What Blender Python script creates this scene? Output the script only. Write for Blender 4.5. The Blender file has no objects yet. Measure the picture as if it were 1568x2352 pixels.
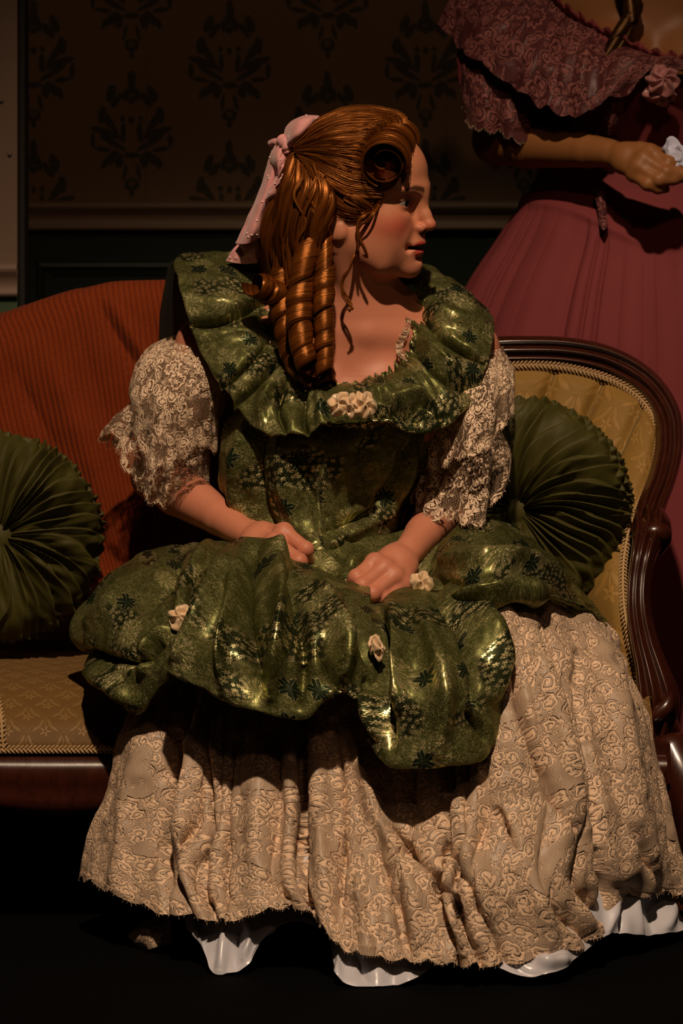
import bpy, math, random
import numpy as np
from mathutils import Vector, Matrix
random.seed(7)
RNG = np.random.default_rng(11)
SC = bpy.context.scene
COL = SC.collection
PI = math.pi

# ------------------------------------------------------------------ camera
F = 9600.0            # focal length in pixels of the 1568 x 2352 frame
D0 = 6.0              # camera stands 6 m in front of the sitter's plane (Y = 0)
CH = 1.15             # camera height
HY = 230.0            # picture row of the horizon
cam_d = bpy.data.cameras.new('camera')
cam = bpy.data.objects.new('camera', cam_d); COL.objects.link(cam)
cam.location = (0, -D0, CH); cam.rotation_euler = (PI/2, 0, 0)
cam_d.sensor_fit = 'HORIZONTAL'; cam_d.sensor_width = 36.0
cam_d.lens = 36.0*F/1568.0
cam_d.shift_y = -(1176.0-HY)/1568.0
cam_d.clip_start = 0.05; cam_d.clip_end = 60
cam_d.dof.use_dof = True; cam_d.dof.focus_distance = 5.76; cam_d.dof.aperture_fstop = 13.0
SC.camera = cam

# ------------------------------------------------------------------ world, stage key light, added wall fill, exposure
W = bpy.data.worlds.new('world'); SC.world = W; W.use_nodes = True
W.node_tree.nodes['Background'].inputs[0].default_value = (1.0, 0.62, 0.38, 1)
W.node_tree.nodes['Background'].inputs[1].default_value = 0.003
def spot(name, loc, aim, power, col, angle, blend, radius):
    d = bpy.data.lights.new(name, 'SPOT'); d.energy = power; d.color = col
    d.spot_size = math.radians(angle); d.spot_blend = blend; d.shadow_soft_size = radius
    o = bpy.data.objects.new(name, d); COL.objects.link(o); o.location = loc
    o.rotation_euler = (Vector(aim)-Vector(loc)).to_track_quat('-Z', 'Y').to_euler()
    return o
spot('key_stage_spot', (0.0, -4.2, 5.8), (0.08, -0.42, 0.62), 1450, (1.0, 0.74, 0.50), 28, 1.0, 0.09)
spot('added_wall_fill', (0.9, -5.4, 4.0), (0.0, 1.0, 1.0), 54, (1.0, 0.60, 0.36), 34, 0.9, 0.16)  # added lamp, no such source seen; brightens the back wall
SC.view_settings.view_transform = 'Standard'; SC.view_settings.look = 'None'
SC.view_settings.gamma = 1.0; SC.view_settings.use_curve_mapping = False
SC.view_settings.exposure = 0.0
SC.cycles.transparent_max_bounces = 10
SC.cycles.max_bounces = 4; SC.cycles.diffuse_bounces = 2; SC.cycles.glossy_bounces = 2; SC.cycles.transmission_bounces = 2
SC.cycles.adaptive_threshold = 0.08

# ------------------------------------------------------------------ geometry helpers
def at(px, py, Y):
    """a point seen at picture position (px, py) that stands at depth Y"""
    k = (Y+D0)/F
    return np.array([(px-784.0)*k, Y, CH-(py-HY)*k])
def ats(L):
    return np.array([at(*p) for p in L])
def proj(P):
    k = F/(P[..., 1]+D0)
    return 784.0+P[..., 0]*k, HY+(CH-P[..., 2])*k
def cr(ctrl, t):
    """Catmull-Rom through ctrl (n, ...) at t in 0..1"""
    ctrl = np.asarray(ctrl, float); n = len(ctrl); t = np.asarray(t, float)
    x = np.clip(t, 0, 1)*(n-1); i = np.minimum(x.astype(int), n-2); f = x-i
    ext = np.concatenate([[2*ctrl[0]-ctrl[1]], ctrl, [2*ctrl[-1]-ctrl[-2]]])
    sh = (-1,)+(1,)*(ctrl.ndim-1); f = f.reshape(sh)
    p0, p1, p2, p3 = ext[i], ext[i+1], ext[i+2], ext[i+3]
    return 0.5*((2*p1)+(-p0+p2)*f+(2*p0-5*p1+4*p2-p3)*f*f+(-p0+3*p1-3*p2+p3)*f**3)
def crc(ctrl, t):
    """closed Catmull-Rom"""
    ctrl = np.asarray(ctrl, float); n = len(ctrl); t = np.asarray(t, float) % 1.0
    x = t*n; i = x.astype(int) % n; f = (x-np.floor(x)).reshape((-1,)+(1,)*(ctrl.ndim-1))
    p0, p1, p2, p3 = ctrl[(i-1) % n], ctrl[i], ctrl[(i+1) % n], ctrl[(i+2) % n]
    return 0.5*((2*p1)+(-p0+p2)*f+(2*p0-5*p1+4*p2-p3)*f*f+(-p0+3*p1-3*p2+p3)*f**3)
def net(rows, nu, nv):
    """smooth surface through rows of (px, py, Y); returns (nv, nu, 3)"""
    m = max(len(r) for r in rows)
    R = []
    for r in rows:
        w = ats(r)
        R.append(cr(w, np.linspace(0, 1, nu)))
    return cr(np.array(R), np.linspace(0, 1, nv))
def net3(rows, nu, nv):
    R = [cr(np.asarray(r, float), np.linspace(0, 1, nu)) for r in rows]
    return cr(np.array(R), np.linspace(0, 1, nv))
def normals(P):
    du = np.gradient(P, axis=1); dv = np.gradient(P, axis=0)
    n = np.cross(du, dv); n /= np.linalg.norm(n, axis=-1, keepdims=True)+1e-12
    return n
def face_cam(N):
    s = np.sign(-N[..., 1].mean())
    return N*(s if s != 0 else 1)
def seg_dist(px, py, pts):
    """distance to polyline, signed side, and position along it 0..1"""
    best = np.full(px.shape, 1e9); tt = np.zeros(px.shape); sg = np.ones(px.shape)
    pts = np.asarray(pts, float); L = np.r_[0, np.cumsum(np.hypot(*np.diff(pts, axis=0).T))]
    for k in range(len(pts)-1):
        a, b = pts[k], pts[k+1]; d = b-a; l2 = d@d+1e-9
        t = np.clip(((px-a[0])*d[0]+(py-a[1])*d[1])/l2, 0, 1)
        ex, ey = px-a[0]-t*d[0], py-a[1]-t*d[1]; q = np.hypot(ex, ey)
        m = q < best
        best = np.where(m, q, best); tt = np.where(m, (L[k]+t*(L[k+1]-L[k]))/L[-1], tt)
        sg = np.where(m, np.sign(d[0]*ey-d[1]*ex), sg)
    return best, sg, tt
def strokes(P, S, N=None):
    """sculpt folds: each stroke = (polyline in picture px, width px, height m[, skew])"""
    if N is None: N = face_cam(normals(P))
    px, py = proj(P); disp = np.zeros(px.shape)
    for s in S:
        pts, w, a = s[:3]; skew = s[3] if len(s) > 3 else 0.0
        pts = cr(np.array(pts, float), np.linspace(0, 1, 14)) if len(pts) > 2 else np.array(pts, float)
        d, sg, t = seg_dist(px, py, pts)
        ww = w*(1+skew*sg)
        env = np.clip(np.sin(PI*np.clip(t*0.88+0.06, 0, 1)), 0, 1)**0.6
        disp += a*np.exp(-(d/ww)**(1.35 if a < 0 else 2.0))*env
    return P+N*disp[..., None]
_perm = np.random.default_rng(3).random((64, 64, 64))
def vnoise(P, scale):
    q = P*scale; i = np.floor(q).astype(int); f = q-i; f = f*f*(3-2*f); i %= 64; j = (i+1) % 64
    x0, y0, z0 = i[..., 0], i[..., 1], i[..., 2]; x1, y1, z1 = j[..., 0], j[..., 1], j[..., 2]
    fx, fy, fz = f[..., 0], f[..., 1], f[..., 2]; g = _perm
    def L(a, b, t): return a+(b-a)*t
    return L(L(L(g[x0, y0, z0], g[x1, y0, z0], fx), L(g[x0, y1, z0], g[x1, y1, z0], fx), fy),
             L(L(g[x0, y0, z1], g[x1, y0, z1], fx), L(g[x0, y1, z1], g[x1, y1, z1], fx), fy), fz)-0.5
def sstep(a, b, x):
    t = np.clip((x-a)/(b-a), 0, 1); return t*t*(3-2*t)

def link(name, me, mat=None, parent=None):
    o = bpy.data.objects.new(name, me); COL.objects.link(o)
    if mat is not None: me.materials.append(mat)
    if parent is not None:
        o.parent = parent; o.matrix_parent_inverse = pinv(parent)
    return o
def pinv(p):
    M = Matrix.Identity(4); q = p
    M = Matrix.Translation(p.location)
    while q.parent: q = q.parent
    return Matrix.Translation(-Vector(q.location)) if p.type == 'EMPTY' else Matrix.Identity(4)
def poly(name, V, Fc, mat, parent=None, uv=None, smooth=True, attrs=None):
    """mesh from arrays: V (n,3), Fc list/array of faces (all quads or all tris, or a list)"""
    me = bpy.data.meshes.new(name)
    V = np.asarray(V, np.float32).reshape(-1, 3)
    if isinstance(Fc, np.ndarray):
        k = Fc.shape[1]; nf = len(Fc)
        me.vertices.add(len(V)); me.vertices.foreach_set('co', V.ravel())
        me.loops.add(nf*k); me.loops.foreach_set('vertex_index', Fc.astype(np.int32).ravel())
        me.polygons.add(nf); me.polygons.foreach_set('loop_start', np.arange(0, nf*k, k, dtype=np.int32))
        me.update(calc_edges=True)
    else:
        me.from_pydata(V.tolist(), [], Fc)
    if uv is not None:
        li = np.empty(len(me.loops), np.int32); me.loops.foreach_get('vertex_index', li)
        lay = me.uv_layers.new(name='UVMap')
        lay.data.foreach_set('uv', np.asarray(uv, np.float32).reshape(-1, 2)[li].ravel())
    for k, a in (attrs or {}).items():
        a = np.asarray(a, np.float32)
        if a.ndim == 1:
            me.attributes.new(k, 'FLOAT', 'POINT').data.foreach_set('value', a)
        else:
            c = np.concatenate([a, np.ones((len(a), 1), np.float32)], 1)
            me.attributes.new(k, 'FLOAT_COLOR', 'POINT').data.foreach_set('color', c.ravel())
    if smooth: me.polygons.foreach_set('use_smooth', np.ones(len(me.polygons), bool))
    me.validate(); me.update()
    return link(name, me, mat, parent)
def gridfaces(nv, nu, closed=False, off=0):
    c = nu if closed else nu-1
    i, j = np.meshgrid(np.arange(nv-1), np.arange(c), indexing='ij'); j2 = (j+1) % nu
    return (np.stack([i*nu+j, i*nu+j2, (i+1)*nu+j2, (i+1)*nu+j], -1).reshape(-1, 4)+off)
def sheet(name, P, mat, parent=None, closed=False, uv=None, thick=0.0, attrs=None):
    nv, nu = P.shape[:2]
    if uv is None: uv = arcuv(P)
    o = poly(name, P.reshape(-1, 3), gridfaces(nv, nu, closed), mat, parent, uv.reshape(-1, 2), attrs=attrs)
    if thick:
        m = o.modifiers.new('thickness', 'SOLIDIFY'); m.thickness = thick; m.offset = 0
    return o
def arcuv(P):
    """texture coordinates in metres of cloth"""
    nv, nu = P.shape[:2]
    du = np.linalg.norm(np.diff(P, axis=1), axis=-1).mean(0); dv = np.linalg.norm(np.diff(P, axis=0), axis=-1).mean(1)
    u = np.r_[0, np.cumsum(du)]; v = np.r_[0, np.cumsum(dv)]
    return np.stack(np.broadcast_arrays(u[None, :], v[:, None]), -1)
def arcuv2(P):
    """the same, measured along every row and column"""
    nv, nu = P.shape[:2]
    u = np.concatenate([np.zeros((nv, 1)), np.cumsum(np.linalg.norm(np.diff(P, axis=1), axis=-1), 1)], 1); u = u-u[:, nu//2:nu//2+1]
    v = np.concatenate([np.zeros((1, nu)), np.cumsum(np.linalg.norm(np.diff(P, axis=0), axis=-1), 0)], 0); v = v-v[nv//2:nv//2+1]
    return np.stack([u, v], -1)
def tubes(paths, rad, ns=6, cap=True):
    """several tubes as arrays; paths list of (n,3), rad list of arrays/float"""
    Vs, Fs, off, ids = [], [], 0, []
    for k, (p, r) in enumerate(zip(paths, rad)):
        p = np.asarray(p, float); n = len(p)
        T = np.gradient(p, axis=0); T /= np.linalg.norm(T, axis=1, keepdims=True)+1e-12
        ref = np.array([0, 0, 1.0]) if abs(T[0, 2]) < 0.9 else np.array([1.0, 0, 0])
        Nn = np.zeros_like(p); v = np.cross(T[0], ref); v /= np.linalg.norm(v); Nn[0] = v
        for i in range(1, n):
            v = v-T[i]*(v@T[i]); v /= np.linalg.norm(v)+1e-12; Nn[i] = v
        B = np.cross(T, Nn); a = np.linspace(0, 2*PI, ns, endpoint=False)
        r = np.broadcast_to(np.asarray(r, float), (n,))
        ring = p[:, None]+r[:, None, None]*(np.cos(a)[None, :, None]*Nn[:, None]+np.sin(a)[None, :, None]*B[:, None])
        Vs.append(ring.reshape(-1, 3)); Fs.append(gridfaces(n, ns, True, off)); ids.append(np.full(n*ns, k))
        off += n*ns
    return np.concatenate(Vs), np.concatenate(Fs), np.concatenate(ids)
def tube(name, path, r, mat, parent=None, ns=12):
    p = np.asarray(path, float); r = np.broadcast_to(np.asarray(r, float), (len(p),)).copy()
    # rounded ends
    t0 = p[0]-p[1]; t0 /= np.linalg.norm(t0); t1 = p[-1]-p[-2]; t1 /= np.linalg.norm(t1)
    p = np.concatenate([[p[0]+t0*r[0]*.45], [p[0]+t0*r[0]*.3], p, [p[-1]+t1*r[-1]*.3], [p[-1]+t1*r[-1]*.45]])
    r = np.concatenate([[r[0]*.05, r[0]*.7], r, [r[-1]*.7, r[-1]*.05]])
    V, Fc, _ = tubes([p], [r], ns)
    return poly(name, V, Fc, mat, parent)
def box(name, lo, hi, mat, parent=None, bevel=0.0):
    x0, y0, z0 = lo; x1, y1, z1 = hi
    V = [(x0,y0,z0),(x1,y0,z0),(x1,y1,z0),(x0,y1,z0),(x0,y0,z1),(x1,y0,z1),(x1,y1,z1),(x0,y1,z1)]
    Fc = [(0,3,2,1),(4,5,6,7),(0,1,5,4),(1,2,6,5),(2,3,7,6),(3,0,4,7)]
    o = poly(name, V, Fc, mat, parent, smooth=False)
    if bevel:
        m = o.modifiers.new('bevel', 'BEVEL'); m.width = bevel; m.segments = 2
    return o
def sweep_profile(name, path, prof, front, mat, parent=None, scale=None):
    """moulding: prof (k,2) = across, towards front"""
    p = np.asarray(path, float); n = len(p); T = np.gradient(p, axis=0); T /= np.linalg.norm(T, axis=1, keepdims=True)
    f = np.broadcast_to(np.asarray(front, float), p.shape)
    B = f-T*(f*T).sum(1, keepdims=True); B /= np.linalg.norm(B, axis=1, keepdims=True)
    Nn = np.cross(T, B); prof = np.asarray(prof, float)
    s = np.ones(n) if scale is None else np.asarray(scale)
    P = p[:, None]+s[:, None, None]*(prof[None, :, 0, None]*Nn[:, None]+prof[None, :, 1, None]*B[:, None])
    k = len(prof)
    Fc = gridfaces(n, k, True).tolist()+[tuple(range(k))[::-1], tuple((n-1)*k+i for i in range(k))]
    return poly(name, P.reshape(-1, 3), Fc, mat, parent)
def empty(name, loc, label, cat, group=None):
    o = bpy.data.objects.new(name, None); COL.objects.link(o); o.location = loc; o.empty_display_size = 0.05
    return tag(o, label, cat, group)
def tag(o, label=None, cat=None, group=None, kind=None):
    if label: o['label'] = label
    if cat: o['category'] = cat
    if group: o['group'] = group
    if kind: o['kind'] = kind
    return o

# ------------------------------------------------------------------ node-expression helper
class X:
    """a float socket with arithmetic"""
    nt = None
    def __init__(s, sock): s.s = sock
    @staticmethod
    def m(op, *a, clamp=False):
        n = X.nt.nodes.new('ShaderNodeMath'); n.operation = op; n.use_clamp = clamp
        for i, v in enumerate(a):
            if isinstance(v, X): X.nt.links.new(v.s, n.inputs[i])
            else: n.inputs[i].default_value = float(v)
        return X(n.outputs[0])
    def __add__(s, o): return X.m('ADD', s, o)
    def __radd__(s, o): return X.m('ADD', o, s)
    def __sub__(s, o): return X.m('SUBTRACT', s, o)
    def __rsub__(s, o): return X.m('SUBTRACT', o, s)
    def __mul__(s, o): return X.m('MULTIPLY', s, o)
    def __rmul__(s, o): return X.m('MULTIPLY', o, s)
    def __truediv__(s, o): return X.m('DIVIDE', s, o)
    def __neg__(s): return X.m('MULTIPLY', s, -1)
    def sin(s): return X.m('SINE', s)
    def cos(s): return X.m('COSINE', s)
    def abs(s): return X.m('ABSOLUTE', s)
    def frac(s): return X.m('FRACT', s)
    def floor(s): return X.m('FLOOR', s)
    def sqrt(s): return X.m('SQRT', s)
    def gt(s, o): return X.m('GREATER_THAN', s, o)
    def lt(s, o): return X.m('LESS_THAN', s, o)
    def max(s, o): return X.m('MAXIMUM', s, o)
    def min(s, o): return X.m('MINIMUM', s, o)
    def ss(s, a, b):
        n = X.nt.nodes.new('ShaderNodeMapRange'); n.interpolation_type = 'SMOOTHSTEP'
        X.nt.links.new(s.s, n.inputs[0]); n.inputs[1].default_value = a; n.inputs[2].default_value = b
        return X(n.outputs[0])
def xatan2(y, x): return X.m('ARCTAN2', y, x)
def xlen(a, b): return (a*a+b*b).sqrt()
class Mat:
    def __init__(s, name):
        s.m = bpy.data.materials.new(name); s.m.use_nodes = True; s.nt = s.m.node_tree; X.nt = s.nt
        s.b = s.nt.nodes['Principled BSDF']; s.out = s.nt.nodes['Material Output']
    def set(s, **k):
        for a, v in k.items():
            i = s.b.inputs[a.replace('_', ' ')] if a.replace('_', ' ') in s.b.inputs else s.b.inputs[a]
            if isinstance(v, X): s.nt.links.new(v.s, i)
            elif hasattr(v, 'is_output'): s.nt.links.new(v, i)
            elif isinstance(v, tuple) and len(v) == 3: i.default_value = (*v, 1)
            else: i.default_value = v
        return s
    def uv(s, sx=1, sy=1):
        n = s.nt.nodes.new('ShaderNodeUVMap'); n.uv_map = 'UVMap'
        q = s.nt.nodes.new('ShaderNodeSeparateXYZ'); s.nt.links.new(n.outputs[0], q.inputs[0])
        s.uvs = n.outputs[0]
        return X(q.outputs[0])*sx, X(q.outputs[1])*sy
    def obj(s):
        n = s.nt.nodes.new('ShaderNodeTexCoord'); q = s.nt.nodes.new('ShaderNodeSeparateXYZ')
        s.nt.links.new(n.outputs['Object'], q.inputs[0]); s.ob = n.outputs['Object']
        return X(q.outputs[0]), X(q.outputs[1]), X(q.outputs[2])
    def vec(s, x, y, z=0.0):
        n = s.nt.nodes.new('ShaderNodeCombineXYZ')
        for i, v in enumerate((x, y, z)):
            if isinstance(v, X): s.nt.links.new(v.s, n.inputs[i])
            else: n.inputs[i].default_value = v
        return n.outputs[0]
    def noise(s, vec, scale, detail=2.0, rough=0.5, dist=0.0, dim='3D'):
        n = s.nt.nodes.new('ShaderNodeTexNoise'); n.noise_dimensions = dim
        if vec is not None: s.nt.links.new(vec, n.inputs['Vector'])
        n.inputs['Scale'].default_value = scale; n.inputs['Detail'].default_value = detail
        n.inputs['Roughness'].default_value = rough; n.inputs['Distortion'].default_value = dist
        return X(n.outputs[0])
    def voro(s, vec, scale, rnd=1.0, feature='F1'):
        """distance, local x, local y, random per cell, second random"""
        n = s.nt.nodes.new('ShaderNodeTexVoronoi'); n.voronoi_dimensions = '2D'; n.feature = feature
        s.nt.links.new(vec, n.inputs['Vector']); n.inputs['Scale'].default_value = scale
        n.inputs['Randomness'].default_value = rnd
        if feature != 'F1': return X(n.outputs[0])
        d = s.nt.nodes.new('ShaderNodeVectorMath'); d.operation = 'SUBTRACT'
        s.nt.links.new(vec, d.inputs[0]); s.nt.links.new(n.outputs['Position'], d.inputs[1])
        q = s.nt.nodes.new('ShaderNodeSeparateXYZ'); s.nt.links.new(d.outputs[0], q.inputs[0])
        c = s.nt.nodes.new('ShaderNodeSeparateColor'); s.nt.links.new(n.outputs['Color'], c.inputs[0])
        return X(n.outputs['Distance']), X(q.outputs[0]), X(q.outputs[1]), X(c.outputs[0]), X(c.outputs[1])
    def mix(s, f, a, b):
        n = s.nt.nodes.new('ShaderNodeMix'); n.data_type = 'RGBA'
        for i, v in ((0, f), (6, a), (7, b)):
            if isinstance(v, X): s.nt.links.new(v.s, n.inputs[i])
            elif hasattr(v, 'is_output'): s.nt.links.new(v, n.inputs[i])
            elif isinstance(v, tuple): n.inputs[i].default_value = (*v[:3], 1)
            else: n.inputs[i].default_value = v
        return n.outputs[2]
    def attr(s, name, color=False):
        n = s.nt.nodes.new('ShaderNodeAttribute'); n.attribute_name = name
        return n.outputs['Color'] if color else X(n.outputs['Fac'])
    def bump(s, h, dist=0.001, strength=1.0, base=None):
        n = s.nt.nodes.new('ShaderNodeBump'); n.inputs['Strength'].default_value = strength
        n.inputs['Distance'].default_value = dist
        s.nt.links.new(h.s, n.inputs['Height'])
        if base is not None: s.nt.links.new(base, n.inputs['Normal'])
        s.nt.links.new(n.outputs[0], s.b.inputs['Normal'])
        return n.outputs[0]

# ------------------------------------------------------------------ materials
def plain(name, col, rough=0.6, **k):
    M = Mat(name); M.set(Base_Color=col, Roughness=rough)
    if k: M.set(**k)
    return M.m
def ell(x, y, cx, cy, rx, ry, ang=0.0):
    """signed-ish ellipse field: <1 inside"""
    c, s_ = math.cos(ang), math.sin(ang)
    dx, dy = x-cx, y-cy
    a = (dx*c+dy*s_)/rx; b = (dy*c-dx*s_)/ry
    return a*a+b*b
def wallpaper():
    M = Mat('wallpaper'); x, y, z = M.obj()
    pw, ph = 0.347, 0.2467                       # full repeat across, down
    cx, cz = -0.3716, 1.092
    def motif():
        cellx = (x-cx)/(pw/2)+0.5; col = cellx.floor()                       # every second column drops half a repeat
        u = (cellx.frac()-0.5)*0.5; v = ((z-cz)/ph+0.5+(col*0.5).frac()).frac()-0.5
        n1 = M.noise(M.ob, 60.0, 2.0)
        a = u.abs()*(pw/0.0732)+(n1-0.5)*0.12; b = v*(ph/0.112)+(n1-0.5)*0.06      # 1 = half width / half height
        S = [(0,.80,.10,.20,0),(.12,.62,.08,.13,.5),(0,.52,.10,.06,0),(.50,.62,.16,.10,-.9),(.36,.52,.18,.07,-.6),(.70,.28,.10,.14,.3),(.60,.20,.22,.07,.75),
             (.80,.05,.19,.05,.15),(.62,.0,.30,.07,.25),(.93,-.12,.06,.12,0),(.45,.10,.30,.05,.9),(.20,.0,.07,.16,0),(.0,.20,.07,.06,0),(.22,.22,.06,.05,0),
             (.45,-.16,.34,.05,.35),(.70,-.26,.20,.04,.1),(.48,-.40,.20,.08,-.5),(.66,-.48,.10,.06,-1.0),(.30,-.44,.10,.12,.5),(.16,-.62,.05,.14,.3),
             (0,-.82,.18,.10,0),(0,-.95,.06,.08,0),(.0,-.35,.20,.05,0)]
        f = None
        for e in S:
            q = ell(a, b, *e)
            f = q if f is None else f.min(q)
        inner = ell(a, b, 0, -.80, .09, .05)
        return f.ss(1.25, 0.75)*(1-inner.ss(1.2, .7)*0.6)
    m = motif()
    wear = M.noise(M.ob, 7.0, 4.0)
    fleck = M.noise(M.ob, 220.0, 2.0)
    seam = (((x+0.345)/0.53+0.5).frac()-0.5).abs().lt(0.0016)
    base = M.mix(wear, (0.36, 0.235, 0.125), (0.30, 0.185, 0.10))
    c = M.mix(m*0.86*(0.75+fleck*0.5), base, (0.060, 0.066, 0.040))
    c = M.mix(seam*0.35, c, (0.1, 0.06, 0.03))
    M.set(Base_Color=c, Roughness=0.75)
    return M.m
def painted(name, a, b, rough=0.55, sc=9):
    M = Mat(name); M.obj(); n = M.noise(M.ob, sc, 5.0); g = M.noise(M.ob, 160, 2.0)
    M.set(Base_Color=M.mix(n, a, b), Roughness=rough); M.bump(g, 0.0006, 0.5)
    return M.m
def mahogany():
    M = Mat('mahogany'); M.obj()
    n = M.nt.nodes.new('ShaderNodeMapping'); M.nt.links.new(M.ob, n.inputs[0]); n.inputs['Scale'].default_value = (1, 1, 0.35)
    g = M.noise(n.outputs[0], 55, 5.0, 0.6, 1.5); s = M.noise(M.ob, 6, 3.0)
    c = M.mix(g, (0.016, 0.004, 0.002), (0.070, 0.015, 0.006)); c = M.mix(s.ss(.45, .7)*0.5, c, (0.02, 0.006, 0.003))
    M.set(Base_Color=c, Roughness=0.24+g*0.10); M.b.inputs['Coat Weight'].default_value = 0.35; M.b.inputs['Coat Roughness'].default_value = 0.12
    M.bump(g, 0.0003, 0.4)
    return M.m
def sofa_damask(name, pitch, c0, c1, c2):
    M = Mat(name); u, v = M.uv()
    a = (u+v)/pitch; b = (u-v)/pitch
    fa = a.frac()-0.5; fb = b.frac()-0.5                 # diamond lattice
    x = (fa+fb)*0.5; y = (fa-fb)*0.5
    r = xlen(x, y); t = xatan2(y, x)
    flower = (r-(0.115+0.05*(t*5).cos())).ss(0.02, -0.02)*(1-(r-0.035).ss(0.012, -0.012)*0.8)
    leaf = ell(x.abs(), y, .22, -.10, .17, .05, .7).min(ell(x.abs(), y, .10, -.27, .15, .045, 1.15)).min(ell(x, y, 0, -.2, .018, .2))
    leaf = leaf.ss(1.3, .7)
    pat = flower.max(leaf*0.8)
    rib = ((u*2600).sin()*0.5+0.5)*((v*2400).sin()*0.5+0.5); sheen = M.noise(M.uvs, 22, 3.0)
    line = (fa.abs()-0.5).abs().min((fb.abs()-0.5).abs()).lt(0.03)
    c = M.mix(pat*0.9, M.mix(sheen, c0, c1), c2); c = M.mix(line*0.18, c, c2)
    M.set(Base_Color=c, Roughness=0.62-pat*0.15); M.b.inputs['Sheen Weight'].default_value = 0.04; M.b.inputs['Specular IOR Level'].default_value = 0.25
    M.bump(pat*1.0+rib*0.35, 0.0009, 0.7)
    return M.m
def velvet(name, col, sheen=0.6, tint=(0.6, 0.62, 0.3)):
    M = Mat(name); M.obj(); n = M.noise(M.ob, 30, 3.0); f = M.noise(M.ob, 700, 2.0)
    M.set(Base_Color=M.mix(n, tuple(.75*c for c in col), tuple(1.2*c for c in col)), Roughness=0.62)
    M.b.inputs['Specular IOR Level'].default_value = 0.25; M.b.inputs['Sheen Weight'].default_value = sheen; M.b.inputs['Sheen Roughness'].default_value = 0.35
    M.b.inputs['Sheen Tint'].default_value = (*tint, 1); M.bump(f, 0.0004, 0.35)
    return M.m
def corduroy():
    M = Mat('rust_corduroy'); u, v = M.uv()
    w = M.noise(M.uvs, 9, 2.0); rib = (((u+w*0.004)*820).sin()*0.5+0.5)
    fine = M.noise(M.vec(u*900, v*160), 1.0, 2.0); blot = M.noise(M.uvs, 5, 4.0)
    c = M.mix(blot, (0.160, 0.023, 0.0042), (0.205, 0.033, 0.006)); c = M.mix(rib.ss(.35, 0.0)*0.55, c, (0.085, 0.011, 0.003))
    c = M.mix(fine.ss(.55, .8)*0.45, c, (0.33, 0.085, 0.02))
    M.set(Base_Color=c, Roughness=0.85); M.b.inputs['Sheen Weight'].default_value = 0.03; M.b.inputs['Specular IOR Level'].default_value = 0.1
    M.bump(rib+fine*0.5, 0.0016, 0.8)
    return M.m
WOOD = mahogany(); PAPER = wallpaper()
GREEN_PAINT = painted('dark_green_paint', (0.020, 0.034, 0.018), (0.028, 0.045, 0.024), 0.5)
RAIL_PAINT = painted('cream_rail_paint', (0.36, 0.24, 0.15), (0.42, 0.28, 0.18), 0.5)
FLAT_PAINT = painted('pale_flat_paint', (0.22, 0.140, 0.095), (0.26, 0.165, 0.115), 0.6)
BLACK_PAINT = painted('black_paint', (0.008, 0.007, 0.006), (0.02, 0.016, 0.012), 0.6)
SIDE_GREEN = painted('side_green_paint', (0.06, 0.10, 0.05), (0.075, 0.12, 0.06), 0.5)
FLOOR = painted('black_stage_floor', (0.0012, 0.0010, 0.0010), (0.0022, 0.0019, 0.0018), 0.9)
GOLD = sofa_damask('gold_damask', 0.052, (0.120, 0.060, 0.015), (0.150, 0.077, 0.019), (0.22, 0.122, 0.038))
GOLDB = sofa_damask('gold_damask_back', 0.085, (0.215, 0.115, 0.022), (0.255, 0.14, 0.028), (0.32, 0.175, 0.042))
BRAID = plain('braid_trim', (0.40, 0.25, 0.11), 0.6)
PILLOW = velvet('olive_velvet', (0.055, 0.048, 0.008), 0.06, (0.55, 0.45, 0.12))
RUST = corduroy()
STEEL = plain('dull_steel', (0.2, 0.15, 0.12), 0.5, Metallic=0.6)

# ------------------------------------------------------------------ room shell (stage set)
WY = 1.40
def wz(py, d=WY+D0): return CH-(py-HY)/F*d
ZR0, ZR1 = wz(531), wz(461)
w = box('wall_back', (-2.6, WY, ZR0+0.01), (2.6, WY+0.05, 3.2), PAPER); tag(w, 'dark damask-papered upper wall behind the sofa', kind='structure')
w = box('wall_back_wainscot', (-2.6, WY, 0.0), (2.6, WY+0.05, ZR0+0.01), GREEN_PAINT); tag(w, 'dark green panelled lower wall below the chair rail', kind='structure')
# framed panels on the wainscot, real mouldings
for k in range(-3, 4):
    x0 = -0.478+k*0.78-0.05; x1 = x0+0.62; z0, z1 = 0.14, wz(615)
    pth = np.array([(x0, WY-.004, z0), (x1, WY-.004, z0), (x1, WY-.004, z1), (x0, WY-.004, z1), (x0, WY-.004, z0)])
    V = []; 
    prof = [(-.013, 0), (-.009, .008), (-.002, .010), (.004, .005), (.013, .003), (.013, 0)]
    for (cx, cz, sx, sz) in ((x0, z0, 1, 1), (x1, z0, -1, 1), (x1, z1, -1, -1), (x0, z1, 1, -1)):
        V += [(cx+sx*a, WY-b, cz+sz*a) for a, b in prof]
    n = len(prof)
    Fc = [(i*n+j, i*n+j+1, ((i+1) % 4)*n+j+1, ((i+1) % 4)*n+j) for i in range(4) for j in range(n-1)]
    poly('panel_moulding', V, Fc, GREEN_PAINT, w, smooth=False)
h = ZR1-ZR0
prof = np.array([(0, 0), (0, .012), (.10, .020), (.16, .020), (.22, .014), (.42, .013), (.62, .016), (.72, .026), (.84, .030), (.93, .027), (1, .016), (1, 0)])
P = np.array([[(x, WY-b, ZR0+a*h) for a, b in prof] for x in np.linspace(-2.6, 2.6, 3)])
r = poly('trim_1', P.reshape(-1, 3), gridfaces(3, len(prof)), RAIL_PAINT, smooth=False); tag(r, 'brown-shadowed cream chair rail along the back wall', kind='structure')
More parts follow.
